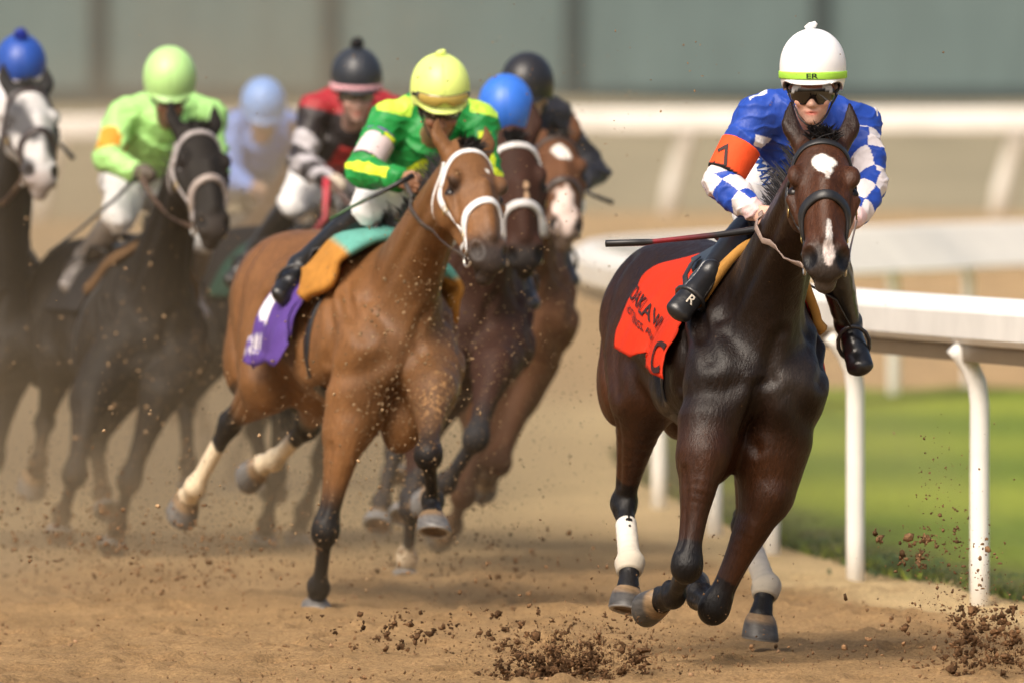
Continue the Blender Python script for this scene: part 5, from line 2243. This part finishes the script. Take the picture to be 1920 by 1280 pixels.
S5 = dict(key=5, label='dark mahogany bay horse in white braided bridle, tucked just behind the chestnut', withers=(905, 420), d=50.9, heading=13, lean=14, vox=.011,
          poll=(962, 262, 49.9), muzzle=(987, 500), face=8, hs=1.1, headlen=.6,
          legs=dict(RF=[(795, 790, -1), (772, 950, -1), (764, 1046, 1), (759, 1078, 1), (755, 1108, -1)],
                    LF=[(925, 690, -1), (893, 820, -1), (838, 905, 1), (815, 925, 1), (795, 930, 1)],
                    RH=[(775, 700, -1), (742, 842, 1), (716, 940, -1), (709, 968, -1), (702, 1000, -1)],
                    LH=[(840, 720, -1), (800, 840, 1), (766, 930, -1), (757, 955, -1), (748, 985, -1)]),
          coat=dict(base=V3(.036, .014, .008), points=V3(.02, .019, .02), dirt=.2, legdirt=.25, sock={'RF': [(2.7, 3.7, V3(.6, .5, .36))]}, hoofcol=(.20, .20, .20),
                    marks=[(.42, .02, .03, .012, (.5, .33, .2)), (.50, .02, .03, .012, (.5, .33, .2))]))
S6 = dict(key=6, label='bay horse with white blaze and pale nose, beside the mahogany horse', withers=(985, 385), d=53.2, heading=14, lean=13, vox=.012,
          poll=(1040, 262, 52.2), muzzle=(1062, 440), face=14, hs=1.1, headlen=.6,
          legs=dict(RF=[(915, 790, -1), (868, 930, -1), (850, 985, 1), (838, 995, 1), (826, 990, 1)],
                    LF=[(975, 740, -1), (935, 870, -1), (918, 890, 1), (910, 892, 1), (905, 905, 1)]),
          coat=dict(base=V3(.10, .042, .018), points=V3(.075, .045, .028), pt=(1.9, 3), dirt=.28, legdirt=.4,
                    marks=[(.25, .0, .09, .036, (.72, .67, .6)), (.80, .0, .22, .052, (.62, .5, .44))], muzzle=(.2, .15, .12)))
S7 = dict(key=7, label='grey horse with mottled white face, ridden by the royal blue bobble hat', withers=(5, 430), d=54.5, heading=10, lean=13, vox=.012,
          poll=(52, 172, 53.5), muzzle=(80, 345), face=18, hs=1.1, headlen=.6,
          coat=dict(base=V3(.022, .021, .021), points=DK, mane=(.05, .05, .05), dirt=.15, legdirt=.3,
                    marks=[(.3, .0, .34, .06, (.58, .58, .57)), (.55, .0, .3, .045, (.66, .64, .62)), (.85, .01, .22, .08, (.58, .52, .48)), (.22, -.06, .05, .03, (.05, .05, .055)), (.45, -.07, .1, .03, (.06, .06, .065)), (.42, .07, .1, .025, (.10, .10, .11))], muzzle=(.36, .33, .31)))
def paint_grey(H, v, col, dirt, ht, hn, hsd, onhead):
    g = np.clip(.12 + .75 * wob(v, 34, 91) + .25 * wob(v, 80, 92) + .9 * np.exp(-(hsd / .032) ** 2) * (hn > -.03) + .35 * sstep(ht, .62, .85), 0, 1)
    w = onhead * sstep(ht, .02, .12)
    gc = V3(.07, .07, .075) * (1 - g[:, None]) + V3(.50, .49, .48) * g[:, None]
    col = col * (1 - w[:, None]) + gc * w[:, None]
    f = onhead * sstep(ht, .86, .97)
    col = mixc(col, V3(.33, .28, .26), f * .8)
    for sg in (-1, 1):
        dn = np.linalg.norm(np.stack([(ht - .905) * H.Lh * .8, hsd - sg * .062, (hn - .03) * .8], 1), axis=1)
        col = mixc(col, (.02, .017, .017), onhead * (1 - sstep(dn, .024, .033)))
    return col, dirt


S7['coat']['paint'] = paint_grey
S7['coat']['marks'] = []
S8 = dict(key=8, label='brown horse farthest back in the dust, under the light blue jockey', withers=(470, 408), d=63.0, heading=18, lean=12, vox=.018,
          poll=(585, 262, 62.0), muzzle=(610, 430), face=12, headlen=.6,
          coat=dict(base=V3(.07, .04, .025), points=DK, dirt=.3, legdirt=.4))

H3, H4, H5, H6, H7, H8 = [make_horse(s) for s in (S3, S4, S5, S6, S7, S8)]


def silks_red(K, v, n):
    c = np.tile(V3(.022, .018, .020), (len(v), 1))
    J = K.J
    q = v - J['chest']
    top = (v[:, 2] > np.minimum(J['shR'][2], J['shL'][2]) + .012)
    c[top] = V3(.33, .018, .025)
    c[(np.abs(q[:, 1]) < .06) & (q[:, 2] < -.05)] = V3(.42, .02, .02)
    for sd in 'RL':
        m, t, a = arm_mask(K, v, sd)
        s = m & (t > .35) & (np.sin(t * 11 + np.radians(a) * 1.0) > -.1)
        c[s] = V3(.42, .40, .42)
    return c


PG = V3(.36, .68, .22)
K3 = make_jockey(dict(key=3, label='jockey in plain pale green silks and pale green helmet on the black horse', vox=.009,
                      px=dict(head=(318, 178, -.2), neck=(314, 232, 0), chest=(300, 255, 0), pelvis=(262, 330, 0), hipR=(240, 335, 0), hipL=(300, 345, 0), shR=(228, 222, 0), shL=(392, 222, 0),
                              elR=(200, 300, -1), wrR=(252, 322, -1), elL=(404, 320, -1), wrL=(350, 330, -1), knR=(222, 410, -1), anR=(160, 482, 1), toR=(135, 530, -1)),
                      yaw=3, pitch=26, silks=flat(PG), skin=V3(.30, .17, .11), fold=.014, helm=lambda z, a: V3(.42, .70, .26),
                      boots=lambda K, v, n: np.tile(V3(.22, .20, .19), (len(v), 1)), glove=V3(.10, .08, .06), stubble=.2,
                      goggles=[(-.028, .022, lambda a, t: V3(.03, .02, .015), .098, 'goggles', 'gloss')]), H3)
K4 = make_jockey(dict(key=4, label='jockey in black and red silks, black bobble hat with pink band', vox=.009,
                      px=dict(head=(668, 178, -.2), neck=(662, 235, 0), chest=(645, 260, 0), pelvis=(612, 330, 0), hipR=(590, 335, 0), hipL=(640, 340, 0), shR=(592, 210, 0), shL=(735, 215, 0),
                              elR=(566, 305, -1), wrR=(612, 338, -1), knR=(548, 385, -1), anR=(480, 470, 1), toR=(440, 525, -1)),
                      yaw=8, pitch=12, silks=silks_red, skin=V3(.52, .32, .25), glove=V3(.55, .48, .38), fold=.013, helm=lambda z, a: V3(.022, .026, .034), stubble=.2,
                      band=(-.030, .030, V3(.70, .38, .42)), button='pom', pomcol=V3(.015, .015, .018),
                      goggles=[(-.022, .03, lambda a, t: V3(.16, .15, .11), .098, 'goggles', 'gloss')]), H4)
K5 = make_jockey(dict(key=5, label='jockey in plain bright blue helmet, half hidden behind the green jockey', vox=.009,
                      px=dict(head=(948, 232, -.2), neck=(938, 285, 0), chest=(930, 300, 0), pelvis=(900, 335, 0), hipR=(880, 340, 0), hipL=(935, 345, 0), shR=(862, 258, 0), shL=(972, 264, 0), elL=(968, 350, -1), wrL=(950, 380, -1)),
                      yaw=0, pitch=38, silks=flat(V3(.02, .06, .26)), skin=V3(.3, .17, .11), helm=lambda z, a: V3(.035, .155, .62), fold=.013,
                      boots=flat(V3(.03, .03, .035))), H5)
K6 = make_jockey(dict(key=6, label='jockey in plain black cap and dark silks on the white blazed bay', vox=.010,
                      px=dict(head=(990, 190, -.1), neck=(985, 240, 0), chest=(985, 252, 0), pelvis=(965, 310, 0), shR=(925, 225, 0), shL=(1045, 222, 0), hipR=(945, 315, 0), hipL=(990, 318, 0)),
                      yaw=-12, pitch=20, silks=flat(V3(.02, .02, .025)), skin=V3(.45, .3, .22), helm=lambda z, a: V3(.017, .017, .020), fold=.013,
                      boots=flat(V3(.03, .03, .035))), H6)
K7 = make_jockey(dict(key=7, label='jockey in royal blue bobble hat with white band on the grey horse', vox=.009,
                      px=dict(head=(38, 152, -.1), neck=(30, 200, 0), chest=(20, 235, 0), pelvis=(-20, 310, 0), shR=(-55, 195, 0), shL=(60, 204, 0), elL=(46, 300, -1), wrL=(40, 335, -1), knL=(36, 345, -1), anL=(20, 420, 1), toL=(18, 450, -1), hipR=(-40, 315, 0), hipL=(12, 320, 0)),
                      yaw=4, pitch=30, silks=flat(V3(.66, .65, .66)), skin=V3(.5, .33, .25), helm=lambda z, a: V3(.018, .07, .34), fold=.013,
                      band=(-.020, .030, V3(.62, .58, .52)), button='pom', pomcol=V3(.02, .04, .32), boots=flat(V3(.03, .03, .035))), H7)
K8 = make_jockey(dict(key=8, label='blurred jockey in light blue silks and cap farthest back in the dust', vox=.012,
                      px=dict(head=(493, 222, -.1), neck=(490, 262, 0), chest=(482, 280, 0), pelvis=(470, 330, 0), shR=(440, 240, 0), shL=(545, 240, 0), hipR=(450, 335, 0), hipL=(495, 338, 0),
                              elR=(432, 330, -1), wrR=(470, 352, -1), elL=(560, 320, -1)),
                      yaw=4, pitch=26, silks=flat(V3(.16, .26, .58)), skin=V3(.4, .27, .2), helm=lambda z, a: V3(.20, .36, .72), fold=.013), H8)
for (H, K, S, brow, nose, cheek, cc, pc) in ((H3, K3, S3, V3(.33, .30, .29), V3(.30, .25, .22), V3(.33, .30, .29), V3(.016, .016, .018), V3(.10, .055, .025)),
                                             (H4, K4, S4, BLK, BLK, BLK, V3(.012, .05, .032), V3(.02, .02, .02)),
                                             (H5, K5, S5, WHITE * .8, WHITE * .75, V3(.03, .02, .02), V3(.05, .05, .06), V3(.1, .1, .1)),
                                             (H6, K6, S6, V3(.05, .03, .02), V3(.05, .03, .02), V3(.05, .03, .02), V3(.35, .012, .02), V3(.1, .1, .1)),
                                             (H7, K7, S7, V3(.03, .02, .02), V3(.03, .02, .02), V3(.03, .02, .02), V3(.42, .02, .08), V3(.1, .1, .1)),
                                             (H8, K8, S8, V3(.05, .03, .02), V3(.05, .03, .02), V3(.05, .03, .02), V3(.10, .17, .42), V3(.1, .1, .1))):
    bridle(H, brow, nose, cheek, th=.008, bw=.030, nw=.036, cw=.024)
    so = std_saddle(H, S, K.J, lambda ph, t, c=cc: c, lambda ph, c=pc: c, pad=(lambda ph: .06 - .14 * (abs(ph) / 75) ** 2, lambda ph: .08, .022, 70))
    for sd in 'RL':
        stirrup(H, K, so, sd)
    reins(H, [K.fr.out(K.J['wrR'] + V3(.06, 0, 0)), K.fr.out(K.J['wrL'] + V3(.06, 0, 0))], V3(.10, .06, .045), .024)

# arm band of the green jockey, crops of the pack
ob, bb = armband(K2, None, 'R', .30, .84, lambda v, t: np.where((t > .92)[:, None], BLK * 1.5, np.where((t < .2)[:, None], V3(.16, .08, .30), V3(.60, .50, .52))), 'number_armband', grow=.019, r=(.055, .050))
armband(K3, None, 'R', .45, .9, lambda v, t: np.tile(V3(.62, .27, .03), (len(v), 1)), 'number_armband', grow=.022, r=(.05, .045))
hw = K2.fr.out(K2.J['wrR'])
GR = V3(.03, .09, .025)
crop([(775, 328, hw[1] - .07), (745, 345, hw[1] - .08), (700, 368, hw[1] - .10), (660, 388, hw[1] - .12), (618, 412, hw[1] - .15)], [.011, .011, .009, .007, .006], [BLK, BLK, BLK, GR, GR], 'black crop with green wound shaft held by the green jockey')
hw = K3.fr.out(K3.J['wrR'])
crop([(258, 330, hw[1] - .07), (220, 370, hw[1] - .1), (150, 430, hw[1] - .2), (92, 476, hw[1] - .25)], [.010, .009, .007, .012], [BLK] * 4, 'dark crop held low by the pale green jockey')
hw = K4.fr.out(K4.J['wrR'])
crop([(612, 335, hw[1] - .06), (612, 372, hw[1] - .09), (610, 410, hw[1] - .12), (560, 470, hw[1] - .15)], [.018, .018, .016, .010], [V3(.45, .03, .05), V3(.45, .03, .05), V3(.30, .02, .03), BLK], 'crop with red handle held by the jockey in black and red')
hw = K6.fr.out(K6.J['wrL'])
crop([(1085, 352, hw[1] - .1), (1110, 366, hw[1] - .1), (1150, 381, hw[1] - .12)], [.010, .009, .012], [BLK] * 3, 'dark crop showing beside the bay horse with the white blaze')
hw = K7.fr.out(K7.J['wrL'])
crop([(100, 262, hw[1] - .1), (118, 276, hw[1] - .1), (138, 298, hw[1] - .12)], [.010, .009, .013], [BLK * 3] * 3, 'dark crop showing beside the mottled grey face')
# ------------------------------------------------------------------ kicked-up dirt and dust


def clod_mesh():
    ICO = []
    ph = (1 + 5 ** .5) / 2
    for a, b_ in ((-1, ph), (1, ph), (-1, -ph), (1, -ph)):
        ICO += [(a, b_, 0), (0, a, b_), (b_, 0, a)]
    V0 = np.array(ICO, float)
    V0 /= np.linalg.norm(V0[0])
    from itertools import combinations
    ed = min(np.linalg.norm(V0[i] - V0[j]) for i, j in combinations(range(12), 2)) * 1.1
    F0 = []
    for i, j, k in combinations(range(12), 3):
        if max(np.linalg.norm(V0[i] - V0[j]), np.linalg.norm(V0[j] - V0[k]), np.linalg.norm(V0[i] - V0[k])) < ed:
            n_ = np.cross(V0[j] - V0[i], V0[k] - V0[i])
            F0.append((i, j, k) if n_ @ V0[i] > 0 else (i, k, j))
    return V0, np.array(F0)


V0_, F0_ = clod_mesh()


def clods(P, size, col, name, label):
    P = np.asarray(P)
    n = len(P)
    r = np.random.default_rng(len(P) + 5)
    v = V0_[None] * r.uniform(.35, 1.45, (n, 12, 1))
    v = v * r.uniform(.4, 1.5, (n, 1, 3))
    v = v * np.asarray(size)[:, None, None] + P[:, None, :]
    f = (F0_[None] + 12 * np.arange(n)[:, None, None]).reshape(-1, 3)
    c = np.repeat(np.asarray(col), 12, 0)
    o = mesh_obj(name, v.reshape(-1, 3), f, M['clod'], col=c, smooth=False)
    stuff(o, label, 'dirt')


CP, CS, CC = [], [], []
DARKD, MIDD, TAND = V3(.115, .062, .030), V3(.21, .12, .06), V3(.42, .28, .155)
g = np.random.default_rng(91)


def puff(n, x, y, sx, sy, d, sd, s0, s1, c, wedge=0.0, pw=2.2):
    for _ in range(n):
        if wedge:      # thrown up from the ground: wide above, narrow below
            t = g.random() ** 1.6
            yy = y - t * sy
            xx = x + g.normal() * sx * (1 - .45 * t) + wedge * t
        else:
            xx, yy = x + g.normal() * sx, y + g.normal() * sy
        dd = d + g.normal() * sd
        p = at(xx, yy, dd)
        if p[2] < .004:
            p[2] = .004 + .012 * g.random()
        CP.append(p)
        CS.append(s0 + (s1 - s0) * g.random() ** pw)
        CC.append(np.asarray(c) * g.uniform(.55, 1.45))
        if s1 >= .014 and CS[-1] > .005:      # ragged lumps with crumbs clinging to them
            s_, c_ = CS[-1], CC[-1]
            for _k in range(5):
                CP.append(p + g.normal(size=3) * s_ * .85)
                CS.append(s_ * g.uniform(.25, .7))
                CC.append(c_ * g.uniform(.7, 1.3))


# the divot thrown up in front of the leader and the spray on the right
puff(430, 1062, 1256, 58, 27, 41.3, .12, .002, .017, DARKD)
puff(260, 1085, 1230, 85, 36, 41.3, .2, .002, .015, DARKD)
puff(260, 1120, 1230, 140, 50, 41.4, .3, .0015, .008, MIDD)
puff(420, 1850, 1290, 62, 150, 41.5, .25, .003, .017, DARKD * 1.2, -20)
puff(260, 1880, 1270, 60, 260, 42.2, .3, .002, .009, MIDD, -60)
puff(34, 1735, 1020, 26, 26, 42.4, .3, .006, .017, MIDD * .9)
puff(90, 1765, 930, 26, 90, 42.4, .3, .0015, .006, MIDD)
puff(70, 1705, 1195, 70, 60, 42.0, .4, .002, .012, MIDD)
puff(160, 1300, 1230, 160, 32, 42.0, .4, .002, .009, MIDD)
puff(110, 780, 1185, 120, 24, 43.0, .5, .003, .015, DARKD)
puff(120, 640, 1200, 330, 40, 42.5, .8, .0015, .006, MIDD)
puff(120, 1280, 1080, 120, 70, 43.0, .5, .0015, .006, MIDD)
# around the chestnut and the pack
puff(240, 735, 690, 50, 120, 46.2, .25, .0015, .008, TAND * .62, pw=3)
puff(200, 790, 590, 60, 90, 46.2, .2, .0015, .006, TAND * .65)
puff(220, 820, 900, 90, 110, 46.8, .8, .002, .008, TAND * .6)
puff(700, 330, 1055, 120, 50, 47.8, 1.2, .002, .010, MIDD)
puff(500, 80, 1000, 120, 55, 49.5, 1.5, .003, .012, MIDD * .9)
puff(300, 560, 1010, 160, 60, 49.0, 1.5, .002, .009, MIDD)
puff(260, 880, 1060, 120, 40, 48, 1.5, .004, .012, MIDD)
puff(240, 560, 850, 200, 120, 46.5, 1.5, .002, .008, TAND * .75)
puff(500, 700, 640, 520, 330, 47.5, 2.5, .0012, .0045, TAND * .8)
puff(160, 240, 700, 130, 160, 50.5, 1.0, .003, .010, TAND * .8)
puff(50, 1240, 110, 190, 90, 42.6, .6, .0012, .004, MIDD)
puff(14, 1260, 130, 150, 80, 40.0, .4, .002, .005, MIDD * 1.3)
puff(120, 930, 200, 120, 110, 46.5, .6, .0015, .005, MIDD)
for (n_, x_, y_, sx_, sy_, d_, sd_) in ((1700, 330, 1010, 190, 60, 48.0, 1.6), (1100, 80, 940, 120, 80, 50.0, 1.6), (900, 760, 1010, 160, 70, 48.0, 1.2), (2000, 740, 720, 110, 150, 46.1, .5), (1500, 520, 900, 220, 110, 47.5, 1.0), (900, 1000, 640, 130, 200, 46.5, .8), (700, 300, 760, 150, 150, 50.5, 1.2), (700, 900, 740, 90, 160, 49.0, .8), (2200, 1080, 1235, 95, 38, 41.35, .2), (900, 1130, 1225, 150, 45, 41.5, .4), (1100, 1840, 1200, 70, 55, 41.7, .3), (350, 1780, 1050, 60, 110, 42.2, .3)):
    puff(n_, x_, y_, sx_, sy_, d_, sd_, .0012, .0045, MIDD * .9 if y_ > 900 else TAND * .6)
clods(CP, CS, CC, 'flying_dirt', 'brown dirt clods and grains thrown up by the hooves')

# loose crumbs lying on the harrowed surface
LP, LS, LC = [], [], []
for _ in range(2800):
    y = 40.3 + 9 * g.random() ** 1.5
    x = g.uniform(-2.3, 2.4)
    s = .002 + .007 * g.random() ** 4.5
    LP.append((x, y, .012 + g.uniform(-.004, .010)))
    LS.append(s)
    LC.append((MIDD if g.random() < .6 else V3(.33, .2, .11)) * g.uniform(.7, 1.4))
clods(LP, LS, LC, 'loose_dirt', 'loose dirt crumbs lying on the harrowed track')


def dust():
    m = bpy.data.materials.new('dust_air')
    m.use_nodes = True
    nt = m.node_tree
    for n in list(nt.nodes):
        if n.type == 'BSDF_PRINCIPLED':
            nt.nodes.remove(n)
    out = [n for n in nt.nodes if n.type == 'OUTPUT_MATERIAL'][0]
    pv = nd(nt, 'ShaderNodeVolumePrincipled')
    pv.inputs['Color'].default_value = (.88, .66, .40, 1)
    pv.inputs['Anisotropy'].default_value = .2
    tc = nd(nt, 'ShaderNodeTexCoord')
    sx = nd(nt, 'ShaderNodeSeparateXYZ')
    nt.links.new(tc.outputs['Object'], sx.inputs[0])

    def mth(op, a, b_=None, c=None):
        n = nd(nt, 'ShaderNodeMath', operation=op)
        for i, q in enumerate((a, b_, c)):
            if q is None:
                continue
            if isinstance(q, (int, float)):
                n.inputs[i].default_value = q
            else:
                nt.links.new(q, n.inputs[i])
        return n.outputs[0]
    mp = nd(nt, 'ShaderNodeMapping')
    nt.links.new(tc.outputs['Object'], mp.inputs[0])
    mp.inputs['Scale'].default_value = (1, .45, 1.2)
    nz = nd(nt, 'ShaderNodeTexNoise')
    nz.inputs['Scale'].default_value = 1.5
    nz.inputs['Detail'].default_value = 3
    nt.links.new(mp.outputs[0], nz.inputs['Vector'])
    cl = ramp(nt, nz.outputs[0], .42, .68, 0.05, 1.0)
    low = mth('EXPONENT', mth('MULTIPLY', sx.outputs[2], -2.6))
    hi = mth('MULTIPLY', mth('EXPONENT', mth('MULTIPLY', sx.outputs[2], -.95)), mth('MULTIPLY', ramp(nt, sx.outputs[1], 50, 59, .6, 3.6), ramp(nt, sx.outputs[2], 1.5, 2.5, 1, .2)))
    rise = ramp(nt, sx.outputs[1], 45.0, 50.0, 0, 1)
    fall = ramp(nt, sx.outputs[1], 66, 78, 1, 0)
    side = ramp(nt, sx.outputs[0], -.2, 1.3, 1, .12)
    left = ramp(nt, sx.outputs[0], .0, -2.2, .45, 1.15)
    a = mth('MULTIPLY', mth('MULTIPLY', cl, low), DUST_LOW)
    b_ = mth('MULTIPLY', hi, DUST_HIGH)
    d = mth('MULTIPLY', mth('MULTIPLY', mth('MULTIPLY', mth('ADD', a, b_), rise), mth('MULTIPLY', fall, side)), left)
    # the thickest cloud hangs round the last rider
    cc_ = at(500, 300, 60.6)
    vm = nd(nt, 'ShaderNodeVectorMath', operation='DISTANCE')
    nt.links.new(tc.outputs['Object'], vm.inputs[0])
    vm.inputs[1].default_value = tuple(cc_)
    pf = mth('MULTIPLY', mth('EXPONENT', mth('MULTIPLY', mth('POWER', vm.outputs['Value'], 2.0), -.9)), .38)
    d = mth('ADD', d, mth('MULTIPLY', pf, mth('ADD', mth('MULTIPLY', cl, .7), .3)))
    nt.links.new(d, pv.inputs['Density'])
    nt.links.new(pv.outputs[0], out.inputs['Volume'])
    b = MB()
    b.box((-9, 44.6, -.5), (2.4, 78.5, 3.4))
    o = b.build('dust_cloud', m, smooth=False)
    stuff(o, 'pale tan dust hanging around and behind the chasing horses', 'dust')


DUST_LOW, DUST_HIGH = .40, .042
dust()
